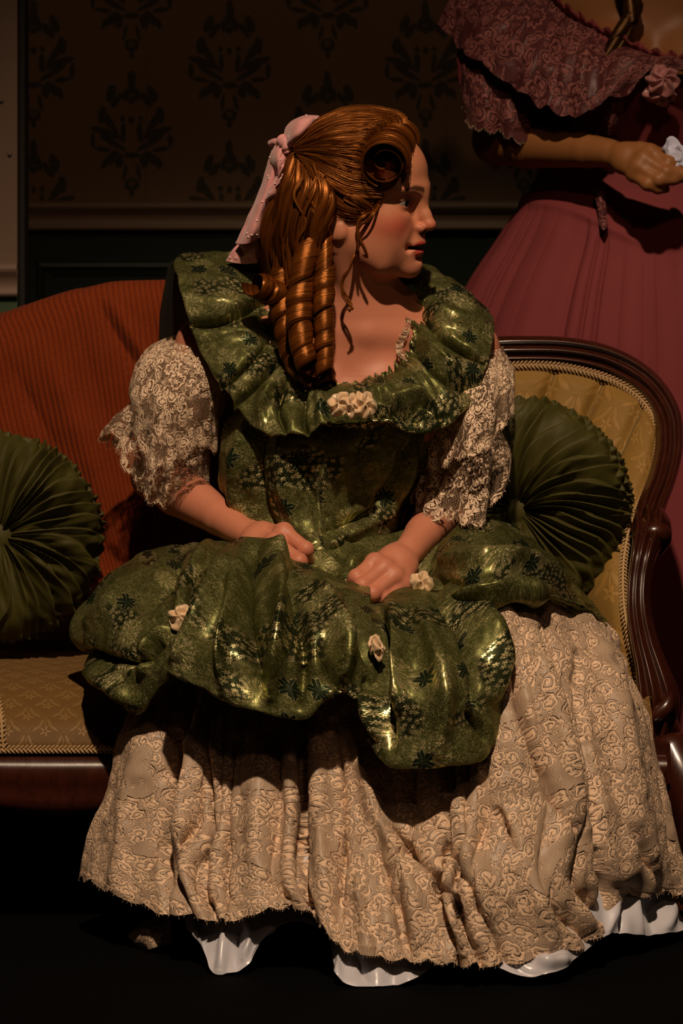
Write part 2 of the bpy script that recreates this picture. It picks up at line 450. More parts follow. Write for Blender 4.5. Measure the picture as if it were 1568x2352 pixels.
# narrow side flat at the left edge, with its own rail, and a black return
SY = 0.75; sx1 = at(40, 600, SY)[0]
f = box('wall_left', (-1.6, SY, wz(680, SY+D0)), (sx1, SY+0.03, 2.6), FLAT_PAINT, bevel=.002); tag(f, 'pale painted scenery flat at the left edge', kind='structure')
for (px, py) in ((3, 232), (22, 355)):
    c = at(px, py, SY-0.001); a = np.linspace(0, 2*PI, 12, endpoint=False)
    V = [(c[0], c[1]-.0022, c[2])]+[(c[0]+.0030*math.cos(t), c[1]-.0016, c[2]+.0030*math.sin(t)) for t in a]+[(c[0]+.0042*math.cos(t), c[1]+.001, c[2]+.0042*math.sin(t)) for t in a]
    Fc = [(0, 1+i, 1+(i+1) % 12) for i in range(12)]+[(1+i, 13+i, 13+(i+1) % 12, 1+(i+1) % 12) for i in range(12)]
    poly('screw_head', V, Fc, STEEL, f)
z0, z1 = wz(684, SY+D0), wz(604, SY+D0); hh = z1-z0
P = np.array([[(x, SY-.6*b, z0+a*hh) for a, b in prof] for x in (-1.6, sx1)])
rl = poly('trim_2', P.reshape(-1, 3), gridfaces(2, len(prof)), FLAT_PAINT, smooth=False); tag(rl, 'pale rail across the side flat at the left edge', kind='structure')
g = box('wall_left_wainscot', (-1.6, SY, 0.0), (sx1, SY+0.03, wz(680, SY+D0)), SIDE_GREEN); tag(g, 'green lower part of the side flat at the left edge', kind='structure')
sx2 = at(60, 600, SY+0.03)[0]
e = box('trim_3', (sx1+.001, SY+.012, 0.0), (sx2, SY+0.09, 2.6), BLACK_PAINT, bevel=.003); tag(e, 'black upright edge beside the side flat', kind='structure')
# chipped paint streaks on the edge of the flat
FLOOR.node_tree.nodes['Principled BSDF'].inputs['Specular IOR Level'].default_value = 0.04
fl = box('floor', (-4, -5.5, -0.05), (4, 3.0, 0.0), FLOOR); tag(fl, 'black stage floor', kind='structure')

# ------------------------------------------------------------------ settee
S0 = at(560, 1815, 0.0); S0[2] = 0
settee = empty('settee', S0, 'carved mahogany settee with gold damask upholstery under the seated woman', 'sofa')
def mould(wd, dp, ridges=3, n=30):
    """half-round moulding with beads: across from -wd/2 to wd/2"""
    t = np.linspace(-1, 1, n); b = dp*(1-np.abs(t)**3)**0.6*(0.72+0.28*np.cos(t*PI*ridges))
    top = np.stack([t*wd/2, b], 1)
    return np.concatenate([top, [[wd/2*.92, -dp*.5], [-wd/2*.92, -dp*.5]]])
YB = 0.30
back_px = [(-330, 1260, .02), (-395, 1120, .10), (-400, 985, .18), (-330, 880, .25), (-190, 815, YB), (0, 770, YB), (180, 712, YB), (360, 690, YB), (560, 690, YB),
           (760, 720, YB), (930, 778, YB), (1060, 806, YB), (1180, 803, YB), (1300, 806, .29), (1400, 828, .27), (1480, 876, .24), (1528, 945, .20), (1536, 1020, .16),
           (1522, 1090, .12), (1497, 1160, .07), (1476, 1232, .02)]
path = cr(ats(back_px), np.linspace(0, 1, 220))
fr = sweep_profile('back_frame', path, mould(.041, .020, 3), (0.0, -1, 0.05), WOOD, settee)
# right arm: swelling front post with three ridges, scrolled knuckle on top
arm_px = [(1502, 1196, .060), (1493, 1222, .01), (1478, 1268, -.03), (1467, 1330, -.05), (1466, 1400, -.07), (1478, 1470, -.085), (1497, 1540, -.10), (1510, 1600, -.11), (1508, 1650, -.115), (1500, 1700, -.12)]
path = cr(ats(arm_px), np.linspace(0, 1, 90))
t = np.linspace(0, 1, 90); sc = 0.85+0.45*np.exp(-((t-.08)/.09)**2)-0.10*np.exp(-((t-.35)/.12)**2)+0.55*np.exp(-((t-.80)/.16)**2)
sweep_profile('arm_post', path, mould(.043, .026, 3), (-.25, -1, .10), WOOD, settee, sc)
# knuckle scroll at the top of the arm
for nm, L, r0 in (('arm_knuckle', [(1478, 1206, .02), (1492, 1222, -.01), (1514, 1224, -.01), (1520, 1238, .0), (1508, 1262, .01)], .0135),):
    p = cr(ats(L), np.linspace(0, 1, 30)); tube(nm, p, r0*(0.75+0.35*np.sin(np.linspace(0.3, 2.9, 30))), WOOD, settee, 14)
# shell scroll at the foot of the arm
p = cr(ats([(1465, 1640, -.13), (1500, 1645, -.14), (1530, 1622, -.14), (1536, 1590, -.13)]), np.linspace(0, 1, 24)); tube('arm_scroll', p, .012*np.sin(np.linspace(.5, 2.7, 24)), WOOD, settee, 12)
# mirror arm on the left end (beyond the picture)
path = cr(ats([(-700+ (1502-p_[0])*1.0+330, p_[1], p_[2]) for p_ in arm_px]), np.linspace(0, 1, 60))
sweep_profile('arm_post', path, mould(.043, .026, 3), (.25, -1, .10), WOOD, settee, np.interp(np.linspace(0, 1, 60), t, sc))
# front apron rail
ap = []
for x in np.linspace(-360, 1530, 60):
    zlo = 0.188+0.016*math.cos((x-585)/900*2*PI)-0.014
    ap.append((x, zlo))
V = []
rp = [(0, .0, 1), (.0, -.006, 1), (.30, -.012, 1), (.42, -.008, 1), (.55, -.013, 1), (.80, -.012, 1), (1, -.004, 1), (1, .03, 1)]
zt = wz(1738, D0-.205)
for x, zl in ap:
    X0 = at(x, 1750, -.205)[0]
    V += [(X0, -.205+b, zl+(zt-zl)*a) for a, b, _ in rp]
poly('front_apron', V, gridfaces(60, len(rp)), WOOD, settee)
def cabriole(px, Y, sgn):
    b = at(px, 1780, Y); c = np.array([(b[0], Y, .24), (b[0]+sgn*.022, Y-.03, .19), (b[0]+sgn*.030, Y-.035, .13), (b[0]+sgn*.012, Y-.012, .07), (b[0]+sgn*.016, Y-.016, .03), (b[0]+sgn*.030, Y-.03, .012)])
    p = cr(c, np.linspace(0, 1, 30)); tube('leg', p, cr(np.array([.036, .034, .026, .016, .014, .019]), np.linspace(0, 1, 30)), WOOD, settee, 14)
cabriole(1535, -.13, 1); cabriole(-360, -.15, -1); cabriole(1480, .30, 1); cabriole(-320, .30, -1)
box('seat_frame', (at(-350, 0, -.15)[0], -.19, .20), (at(1480, 0, .3)[0], .33, .255), WOOD, settee)
# seat cushion: crowned upholstery, edge rolls down to the braid at the rail
xs = np.linspace(-370, 1500, 150)
rows = []
prof_s = [(.31, .315), (.22, .328), (.10, .333), (0, .331), (-.08, .323), (-.14, .307), (-.185, .285), (-.203, .262), (-.205, wz(1722, D0-.205))]
for Y, z in prof_s:
    rows.append([( (x-784)/F*(D0-.2), Y, z) for x in xs])
P = net3(np.array(rows), 300, 70)
px_, py_ = proj(P)
P[..., 2] += 0.004*np.sin(P[..., 0]*9)*sstep(-.2, 0, P[..., 1])
sheet('seat_cushion', P, GOLD, settee)
def braid(name, path, front, wd=.0115, pitch=.0060):
    """twisted gimp braid: two rows of slanted cord lumps along the path"""
    p = np.asarray(path, float); L = np.r_[0, np.cumsum(np.linalg.norm(np.diff(p, axis=0), axis=1))]
    n = int(L[-1]/pitch); s = np.linspace(0, L[-1], n)
    q = np.stack([np.interp(s, L, p[:, k]) for k in range(3)], 1); T = np.gradient(q, axis=0); T /= np.linalg.norm(T, axis=1, keepdims=True)
    f = np.broadcast_to(np.asarray(front, float), q.shape); B = f-T*(f*T).sum(1, keepdims=True); B /= np.linalg.norm(B, axis=1, keepdims=True); N = np.cross(T, B)
    paths, rad = [], []
    for i in range(n):
        for sg in (-1, 1):
            a = q[i]+N[i]*sg*wd*.06-T[i]*pitch*.45; b = q[i]+N[i]*sg*wd*.5+T[i]*pitch*.45
            paths.append(np.array([a, (a+b)/2+B[i]*.0022, b])); rad.append(np.array([.0011, .0019, .0009]))
    paths.append(q-B*.0005); rad.append(.0025)
    V, Fc, _ = tubes(paths, rad, 5)
    return poly(name, V, Fc, BRAID, settee)
braid('seat_braid', [( (x-784)/F*(D0-.208), -.2085, wz(1722, D0-.205)+.001) for x in np.linspace(-360, 1490, 80)], (0, -1, .1))
braid('seat_braid', ats([(9, 1722, -.2085), (5, 1690, -.208), (3, 1650, -.20), (-8, 1600, -.17)]), (0, -1, .3))
# buttoned-channel back: gold panel with sewn channels fanning from the rail
top = [(620, 720, .285), (760, 750, .285), (900, 795, .285), (1010, 832, .285), (1140, 838, .28), (1280, 838, .275), (1392, 862, .26), (1483, 918, .225), (1512, 985, .19)]
mid1 = [(640, 950, .26), (750, 960, .26), (860, 970, .26), (980, 990, .25), (1105, 1000, .25), (1225, 1005, .245), (1330, 1015, .23), (1430, 1040, .185), (1496, 1085, .135)]
mid2 = [(650, 1180, .25), (740, 1180, .25), (830, 1190, .25), (940, 1200, .24), (1060, 1205, .235), (1170, 1210, .225), (1270, 1210, .205), (1360, 1205, .14), (1446, 1212, .07)]
mid3 = [(650, 1400, .26), (740, 1400, .26), (830, 1400, .26), (940, 1400, .25), (1050, 1400, .24), (1150, 1400, .22), (1250, 1390, .18), (1345, 1380, .08), (1437, 1370, -.005)]
bot = [(650, 1600, .27), (740, 1600, .27), (830, 1600, .27), (940, 1600, .26), (1050, 1600, .25), (1160, 1600, .22), (1270, 1600, .15), (1380, 1600, .04), (1472, 1590, -.06)]
NU, NVv = 8*22+1, 120
P = net([top, mid1, mid2, mid3, bot], NU, NVv)
uu = np.linspace(0, 8, NU); ph = np.abs(uu-np.round(uu)); bulge = (1-np.exp(-(ph/.10)**2))*.011+np.sin(PI*(uu % 1))*.006
N = face_cam(normals(P)); env = np.clip(np.linspace(0, 1, NVv)*14, 0, 1)[:, None]
P = P+N*(bulge[None, :]*env)[..., None]
sheet('back_upholstery', P, GOLDB, settee)
# welt cords in the seams
for k in range(1, 8):
    pth = P[2:, k*22]-0.0005*N[2:, k*22]; tube('seam_cord', pth, .0013, PILLOW, settee, 5)
# left half of the back (behind the throw)
topl = [(-375, 1000, .17), (-300, 890, .24), (-150, 830, .28), (60, 775, .285), (260, 735, .285), (450, 715, .285), (640, 725, .285)]
botl = [(-340, 1600, .02), (-250, 1600, .15), (-100, 1600, .26), (60, 1600, .27), (260, 1600, .27), (450, 1600, .27), (660, 1600, .27)]
midl = [((a[0]+b[0])/2, 1200, (a[2]+b[2])/2-.01) for a, b in zip(topl, botl)]
sheet('back_upholstery', net([topl, midl, botl], 120, 60), GOLDB, settee)
box('back_board', (at(-330, 0, .3)[0], .315, .25), (at(1470, 0, .3)[0], .335, .72), WOOD, settee)
bp = ats([(880, 788, .275), (1000, 826, .275), (1060, 836, .273), (1140, 841, .27), (1220, 838, .268), (1300, 844, .262), (1400, 870, .245), (1470, 915, .22), (1508, 975, .187), (1512, 1020, .165), (1500, 1085, .128), (1476, 1145, .09), (1448, 1205, .055), (1434, 1270, .03), (1430, 1330, .0), (1434, 1400, -.03), (1448, 1470, -.055), (1464, 1530, -.075), (1472, 1600, -.085)])
braid('back_braid', cr(bp, np.linspace(0, 1, 160)), (-.15, -1, .1), wd=.0125)

# ------------------------------------------------------------------ rust throw over the back
rows = [[(-60, 800, .40), (60, 745, .40), (150, 712, .40), (260, 690, .40), (360, 680, .40), (460, 690, .40), (560, 705, .40)],
        [(-70, 740, .345), (50, 708, .345), (140, 680, .345), (250, 655, .345), (340, 650, .345), (450, 656, .345), (560, 670, .345)],
        [(-90, 772, .285), (20, 727, .285), (120, 692, .285), (240, 662, .285), (340, 655, .285), (440, 660, .285), (560, 675, .285)],
        [(-80, 830, .255), (40, 790, .255), (140, 760, .255), (250, 730, .255), (350, 720, .255), (450, 720, .255), (560, 730, .255)],
        [(-40, 980, .235), (70, 960, .235), (170, 930, .235), (270, 910, .235), (370, 900, .235), (470, 890, .235), (570, 890, .235)],
        [(20, 1150, .225), (120, 1130, .225), (210, 1120, .225), (300, 1110, .225), (390, 1100, .225), (480, 1090, .225), (580, 1090, .225)],
        [(110, 1320, .205), (190, 1320, .205), (260, 1320, .205), (340, 1310, .205), (420, 1300, .205), (500, 1290, .205), (590, 1290, .205)],
        [(180, 1460, .17), (240, 1470, .17), (300, 1475, .17), (370, 1480, .17), (440, 1480, .17), (510, 1480, .17), (600, 1480, .17)]]
P = net(rows, 200, 260)
P = strokes(P, [([(225, 690), (262, 760), (320, 850), (345, 900)], 13, -.007), ([(255, 690), (300, 770), (350, 850)], 16, .008),
                ([(30, 840), (90, 950), (140, 1040)], 22, -.006), ([(100, 800), (170, 960), (230, 1120), (250, 1260)], 30, .008),
                ([(300, 920), (330, 1060), (340, 1200)], 26, -.006), ([(180, 740), (220, 880), (260, 1000)], 26, -.005), ([(60, 900), (130, 1060), (200, 1250)], 16, -.006),
                ([(380, 700), (400, 800), (420, 900)], 22, .006)])
N = face_cam(normals(P)); P = P+N*(vnoise(P, 26)*.004+vnoise(P*np.array([1, 1, .35]), 60)*.0025)[..., None]
th = sheet('throw_blanket', P, RUST, thick=.004); tag(th, 'rust-orange ribbed throw draped over the left back of the settee', 'blanket')

# ------------------------------------------------------------------ round pleated velvet pillows
def pillow(name, center, R, half, normal, up, label, npl, twist, seed):
    rg = np.random.default_rng(seed)
    root = empty(name, center, label, 'pillow', 'round pleated velvet pillows')
    nrm = np.array(normal, float); nrm /= np.linalg.norm(nrm); e1 = np.cross(up, nrm); e1 /= np.linalg.norm(e1); e2 = np.cross(nrm, e1)
    nth, ns = 720, 110
    th = np.linspace(0, 2*PI, nth, endpoint=False); s = np.linspace(0, 1, ns)
    jit = np.interp(th, np.linspace(0, 2*PI, npl+1), np.r_[0, np.cumsum(0.6+0.8*rg.random(npl))]); jit *= npl/np.interp(2*PI-1e-6, th, jit)
    amp = np.interp(th, np.linspace(0, 2*PI, 25), np.r_[.6+.7*rg.random(24), 0])
    amp[-30:] = amp[0]
    # profile: dimple at the button, full face, smocked rim
    rp = cr(np.array([.02, .10, .25, .45, .66, .84, .95, 1.0, .97, .90]), s)*R
    zp = cr(np.array([.50, .66, .86, .97, .96, .80, .55, .20, -.20, -.55]), s)*half
    V = np.zeros((ns, nth, 3))
    for i in range(ns):
        q3 = np.stack([np.cos(th)*2, np.sin(th)*2, np.full(nth, s[i]*1.6+seed)], 1)
        tw = twist*(s[i]**1.2)+.03*np.sin(th*3+seed)+.30*vnoise(q3+.5, 2.2)*s[i]
        ph = (jit+tw*npl/(2*PI)) % 1.0
        saw = np.where(ph < .78, ph/.78, (1-ph)/.22)                 # soft knife pleat
        fold = (saw-.5)*np.interp(s[i], [0, .1, .35, .7, .78, 1], [.10, .35, .9, 1.0, .5, .0])
        ph2 = (jit*1.0+s[i]*8.0) % 1.0; ph3 = (jit*1.0-s[i]*8.0) % 1.0
        smock = (np.minimum(np.abs(ph2-.5), np.abs(ph3-.5))*2-.35)*np.interp(s[i], [0, .66, .76, 1], [0, 0, 1.15, 1.0])
        d = fold*.0150*amp*(1+1.4*vnoise(q3, 3.1))+smock*.012+.010*vnoise(q3, 2.6)+.006*vnoise(q3, 6.5)*np.interp(s[i], [0, .2, 1], [0, 1, 1])
        a = th+ .02*fold*np.interp(s[i], [0, .5, 1], [0, 1, 0])
        nr = np.interp(s[i], [0, .5, .8, 1], [0, .15, .7, 1.0]); nz = np.interp(s[i], [0, .5, .8, 1], [1, 1, .6, -.1])
        rr = rp[i]+d*nr; zz = zp[i]+d*nz
        V[i] = np.array(center)+rr[:, None]*(np.cos(a)[:, None]*e1+np.sin(a)[:, None]*e2)+zz[:, None]*nrm
    sheet('cover', V, PILLOW, root, closed=True)
    # back half, plain
    rb = np.linspace(.90, .02, 14)*R; zb = -half*(.55+.40*np.sqrt(1-np.linspace(.90, .02, 14)**2))
    Vb = np.array([np.array(center)+r_*(np.cos(th[::6])[:, None]*e1+np.sin(th[::6])[:, None]*e2)+z_*nrm for r_, z_ in zip(rb, zb)])
    sheet('back_cover', Vb, PILLOW, root, closed=True)
    # covered button
    rr = np.array([.0, .3, .6, .85, 1.0, 1.0, .8])*.027; zz = np.array([.66, .655, .62, .56, .47, .36, .30])*half+.003
    a = th[::15]
    Vb = np.array([np.array(center)+r_*(np.cos(a)[:, None]*e1+np.sin(a)[:, None]*e2)+z_*nrm for r_, z_ in zip(rr, zz)])
    sheet('button', Vb, PILLOW, root, closed=True)
    return root
pillow('round_pillow', at(1210, 1172, .13), .162, .072, (-.42, -1, .10), (0, 0, 1), 'round olive velvet pillow leaning in the right corner of the settee', 44, .55, 5)
pillow('round_pillow', at(-2, 1236, .11), .150, .068, (.10, -1, .16), (0, 0, 1), 'round olive velvet pillow cut by the left edge of the picture', 40, .45, 9)

# ------------------------------------------------------------------ bodies: one continuous surface from blended forms
class Sdf:
    def __init__(s, lo, hi, h):
        s.lo = np.array(lo, float); s.h = h; s.n = np.ceil((np.array(hi)-s.lo)/h).astype(int)+1
        s.D = np.full(s.n, 0.2, np.float32)
        s.ax = [(s.lo[k]+h*np.arange(s.n[k])).astype(np.float32) for k in range(3)]
    def block(s, lo, hi, pad):
        i0 = np.maximum(((np.array(lo)-pad-s.lo)/s.h).astype(int), 0); i1 = np.minimum(((np.array(hi)+pad-s.lo)/s.h).astype(int)+2, s.n)
        if (i1 <= i0).any(): return None, None
        sl = tuple(slice(a, b) for a, b in zip(i0, i1))
        g = [s.ax[k][sl[k]] for k in range(3)]
        return sl, (g[0][:, None, None], g[1][None, :, None], g[2][None, None, :])
    def comb(s, sl, d, k, op):
        D = s.D[sl]
        if op == 'u':
            h = np.maximum(k-np.abs(D-d), 0)/k if k > 0 else 0
            s.D[sl] = np.minimum(D, d)-h*h*k*0.25
        else:                                   # subtract
            h = np.maximum(k-np.abs(D+d), 0)/k if k > 0 else 0
            s.D[sl] = np.maximum(D, -d)+h*h*k*0.25
    def ell(s, c, r, k=.01, R=None, op='u'):
        c = np.asarray(c, float); r = np.asarray(r, float); m = r.max()
        sl, g = s.block(c-m, c+m, max(.025, k*1.7))
        if sl is None: return
        x, y, z = g[0]-c[0], g[1]-c[1], g[2]-c[2]
        if R is not None:
            x, y, z = [R[i][0]*x+R[i][1]*y+R[i][2]*z for i in range(3)]
        k0 = np.sqrt((x/r[0])**2+(y/r[1])**2+(z/r[2])**2)+1e-6
        k1 = np.sqrt((x/r[0]**2)**2+(y/r[1]**2)**2+(z/r[2]**2)**2)+1e-6
        s.comb(sl, (k0*(k0-1)/k1).astype(np.float32), k, op)
    def cone(s, a, b, ra, rb, k=.01, op='u', flat=None):
        a = np.asarray(a, float); b = np.asarray(b, float); m = max(ra, rb)
        sl, g = s.block(np.minimum(a, b)-m, np.maximum(a, b)+m, max(.025, k*1.7))
        if sl is None: return
        d = b-a; L2 = d@d+1e-12
        x, y, z = g[0]-a[0], g[1]-a[1], g[2]-a[2]
        t = np.clip((x*d[0]+y*d[1]+z*d[2])/L2, 0, 1)
        q = np.sqrt((x-t*d[0])**2+(y-t*d[1])**2+(z-t*d[2])**2)-(ra+(rb-ra)*t)
        s.comb(sl, q.astype(np.float32), k, op)
    def chain(s, pts, rad, k=.006):
        for i in range(len(pts)-1): s.cone(pts[i], pts[i+1], rad[i], rad[i+1], k)
    def mesh(s):
        """surface nets"""
        D = s.D; n = D.shape
        ins = D < 0
        c = np.zeros(tuple(k-1 for k in n), np.uint8)
        for dx in (0, 1):
            for dy in (0, 1):
                for dz in (0, 1):
                    c += ins[dx:n[0]-1+dx, dy:n[1]-1+dy, dz:n[2]-1+dz]
        act = (c > 0) & (c < 8); ijk = np.argwhere(act); idx = np.full(act.shape, -1, np.int32); idx[act] = np.arange(len(ijk))
        acc = np.zeros((len(ijk), 3)); cnt = np.zeros(len(ijk))
        cor = [(0,0,0),(1,0,0),(0,1,0),(1,1,0),(0,0,1),(1,0,1),(0,1,1),(1,1,1)]
        vals = [D[ijk[:, 0]+a, ijk[:, 1]+b, ijk[:, 2]+e] for a, b, e in cor]
        for i, j in ((0,1),(2,3),(4,5),(6,7),(0,2),(1,3),(4,6),(5,7),(0,4),(1,5),(2,6),(3,7)):
            va, vb = vals[i], vals[j]; m = (va < 0) != (vb < 0)
            t = np.where(m, va/(va-vb+1e-20), 0)[:, None]
            p = np.array(cor[i])+t*(np.array(cor[j])-np.array(cor[i]))
            acc[m] += p[m]; cnt[m] += 1
        V = s.lo+s.h*(ijk+acc/np.maximum(cnt, 1)[:, None])
        quads = []
        for ax in range(3):
            o = [0, 0, 0]; o[ax] = 1
            A = ins[:n[0]-o[0], :n[1]-o[1], :n[2]-o[2]]; B = ins[o[0]:, o[1]:, o[2]:]
            e = np.argwhere(A != B); u, v = (ax+1) % 3, (ax+2) % 3
            ok = (e[:, u] > 0) & (e[:, v] > 0) & (e[:, u] < n[u]-1) & (e[:, v] < n[v]-1); e = e[ok]
            fl = A[e[:, 0], e[:, 1], e[:, 2]]
            def id_(du, dv):
                q = e.copy(); q[:, u] += du; q[:, v] += dv; return idx[q[:, 0], q[:, 1], q[:, 2]]
            Q = np.stack([id_(-1, -1), id_(0, -1), id_(0, 0), id_(-1, 0)], 1)
            Q[~fl] = Q[~fl][:, ::-1]; quads.append(Q)
        return V, np.concatenate(quads)

def rotmat(yaw, pitch, roll):
    """columns = head axes (forward, her left, up) in the world; yaw 0 faces the camera (-Y)"""
    R = Matrix.Rotation(yaw, 3, 'Z') @ Matrix.Rotation(pitch, 3, 'X') @ Matrix.Rotation(roll, 3, 'Y')
    f = R @ Vector((0, -1, 0)); l = R @ Vector((1, 0, 0)); u = R @ Vector((0, 0, 1))
    return np.array([f, l, u]).T
class Head:
    """a female head: local axes forward a, her left b, up c, origin midway between the ears at eye height"""
    def __init__(s, o, R, sc=1.0): s.o = np.array(o); s.R = R; s.sc = sc; s.Ri = R.T.tolist()
    def w(s, p): return s.o+s.R@(np.asarray(p, float)*s.sc)
    def loc(s, P): return ((P-s.o)@s.R)/s.sc
    def build(s, S, face=True):
        E = lambda c, r, k=.012, op='u', tilt=None: S.ell(s.w(c), np.array(r)*s.sc, k, (np.array(tilt)@np.array(s.Ri)).tolist() if tilt is not None else s.Ri, op)
        C = lambda a, b, ra, rb, k=.008, op='u': S.cone(s.w(a), s.w(b), ra*s.sc, rb*s.sc, k, op)
        def rotb(t):      # tilt about b axis
            c, n = math.cos(t), math.sin(t); return [[c, 0, n], [0, 1, 0], [-n, 0, c]]
        def rota(t):
            c, n = math.cos(t), math.sin(t); return [[1, 0, 0], [0, c, n], [0, -n, c]]
        E((-.008, 0, .034), (.095, .071, .080), .02)
        E((.040, 0, .040), (.0595, .057, .052), .03)            # forehead
        E((.040, 0, -.028), (.056, .050, .062), .03)            # mid face
        for q in (-1, 1):
            E((.052, q*.034, -.026), (.032, .024, .026), .022)  # cheek
            C((.004, q*.050, -.045), (.050, q*.034, -.088), .016, .014, .03)   # jaw line
            E((.082, q*.026, .0175), (.0145, .026, .0075), .018, tilt=rota(q*.12))  # brow ridge
        for q in (-1, 1): E((.040, q*.034, -.056), (.034, .020, .032), .025)
        C((.050, 0, -.086), (.080, 0, -.0935), .020, .0145, .03)   # chin
        E((.0825, 0, -.0925), (.0135, .014, .0125), .012)
        E((.070, 0, -.060), (.028, .027, .026), .022)           # muzzle
        E((.084, 0, .014), (.0185, .016, .014), .02)            # glabella
        # eye sockets
        for q in (-1, 1):
            E((.0955, q*.0315, -.0015), (.0125, .0165, .0090), .012, 's')
            E((.0965, q*.017, -.010), (.010, .007, .013), .010, 's')
        # nose
        C((.0945, 0, .006), (.1040, 0, -.019), .0062, .0068, .012)
        C((.1040, 0, -.019), (.1095, 0, -.031), .0068, .0080, .008)
        E((.1092, 0, -.0330), (.0092, .0088, .0075), .006)
        for q in (-1, 1):
            E((.0970, q*.0115, -.0380), (.0095, .0062, .0070), .005)
            E((.1015, q*.0055, -.0442), (.0058, .0034, .0040), .003, 's')
        for q in (-1, 1): C((.0990, q*.0215, -.044), (.0920, q*.0300, -.064), .0030, .0024, .010, 's')   # fold from nose to mouth
        # lips, slightly parted
        E((.0895, 0, -.0505), (.012, .010, .009), .008)
        E((.0935, 0, -.0570), (.0108, .0170, .0042), .004, tilt=rotb(-.30))
        E((.0890, 0, -.0732), (.0112, .0155, .0054), .004)
        E((.0920, 0, -.0652), (.0165, .0185, .0044), .002, 's')
        for q in (-1, 1): E((.0865, q*.0225, -.0655), (.005, .003, .004), .007, 's')
        E((.1005, 0, -.0812), (.0085, .013, .0035), .007, 's')  # crease over the chin
        # eyelids round the eyeballs
        for q in (-1, 1):
            c = np.array((.0775, q*.0315, -.0015)); r = .0133
            w0 = s.w(c); sl, g = S.block(w0-.02, w0+.02, .004)
            if sl is not None:
                x, y, z = g[0]-w0[0], g[1]-w0[1], g[2]-w0[2]; R = s.Ri
                a, b, u = [(R[i][0]*x+R[i][1]*y+R[i][2]*z)/s.sc for i in range(3)]
                d = np.sqrt(a*a+b*b+u*u)-r
                bb = (b*q)/.0133
                hi = .0044*np.clip(1-bb*bb, 0, 1)**.6+.0008*bb; lo_ = -.0038*np.clip(1-bb*bb, 0, 1)**.7+.0008*bb
                open_ = np.maximum(u-hi, lo_-u)        # <0 inside the opening
                lid = np.maximum(d, -np.maximum(open_, -a))
                S.comb(sl, (lid*s.sc).astype(np.float32), .0035, 'u')
                cut = np.maximum(open_, np.sqrt(a*a+b*b+u*u)-.0150)
                ball = np.sqrt(a*a+b*b+u*u)-.0124
                # clear the opening down to just below the eyeball
                S.D[sl] = np.maximum(S.D[sl], -(np.maximum(np.maximum(open_, .012-np.sqrt(a*a+b*b+u*u)), -a+.003)*s.sc)).astype(np.float32)
        # ears
        for q in (-1, 1):
            t = rotb(-.25)
            E((-.004, q*.0735, -.016), (.0165, .0060, .031), .006, tilt=t)
            E((.003, q*.0720, -.042), (.009, .0065, .011), .006)
            E((.003, q*.0800, -.016), (.0085, .0062, .017), .003, 's', tilt=t)
            E((.0085, q*.0770, -.024), (.005, .004, .0065), .002, 's')
            E((-.002, q*.0760, -.024), (.004, .0035, .014), .003, tilt=t)
    def tint(s, P, skin, blush, lip, brow, warm):
        """make-up colours by place on the face, plus painted shade in mouth and nostrils"""
        L = s.loc(P); a, b, c = L.T; ab = np.abs(b)
        C = np.tile(np.array(skin), (len(P), 1))
        face = sstep(.02, .05, a)
        def mixc(w, col): 
            nonlocal C
            C = C+(np.array(col)-C)*w[:, None]
        bl = np.exp(-(((ab-.046)/.020)**2+((c+.034)/.017)**2))*sstep(.02, .05, a)
        mixc(.80*bl, blush)
        mixc(.45*np.exp(-((a-.116)/.014)**2-(c+.036)**2/.012**2)*(ab < .02), blush)
        # brows: an arched stroke
        bx = (ab-.010)/.042; arch = .0165+.0060*np.sin(np.clip(bx, 0, 1)*2.3)-.004*np.clip(bx, 0, 1)**2
        th = .0046*(1-np.clip(bx, 0, 1)**2*.75)
        br = sstep(1.25, .55, np.abs(c-arch)/th)*sstep(-.02, .08, bx)*sstep(1.05, .9, bx)*(a > .04)*(np.abs(c) < .05)
        mixc(br*.92, brow)
        # lips
        up = sstep(1.15, .8, np.sqrt((b/.0200)**2+((c+.0606+.0010*np.cos(b*260))/.0050)**2))*(c > -.0650)
        lo = sstep(1.15, .8, np.sqrt((b/.0185)**2+((c+.0725)/.0068)**2))*(c <= -.0655)
        mixc(np.clip(up+lo, 0, 1)*sstep(.075, .080, a), lip)
        inn = (sstep(.0925, .0895, a) * (np.abs(c+.0652) < .0050)*(ab < .0165)*(a > .07))
        mixc(inn*.9, (.03, .006, .005))  # shade between the parted lips, put into the colour
        # eye line and lashes
        ec = np.array((.0775, .0315, -.0015)); bb = (ab-ec[1])/.0133; hi = .0044*np.clip(1-bb*bb, 0, 1)**.6+.0008*bb+ec[2]; lo_ = -.0040*np.clip(1-bb*bb, 0, 1)**.7+.0008*bb+ec[2]
        ln = np.maximum(np.exp(-((c-hi-.0009)/.0011)**2), .5*np.exp(-((c-lo_+.0007)/.0008)**2))*(np.abs(bb) < 1.12)*(a > .078)
        mixc(np.clip(ln, 0, 1)*.88, (.018, .009, .006))
        nos = sum(np.exp(-(((a-.1015)/.0052)**2+((b-q*.0055)/.0032)**2+((c+.0432)/.0040)**2)) for q in (-1, 1))
        mixc(np.clip(nos*1.2, 0, 1)*.85, (.05, .014, .008))  # shade of the nostril hollows, put into the colour
        return C
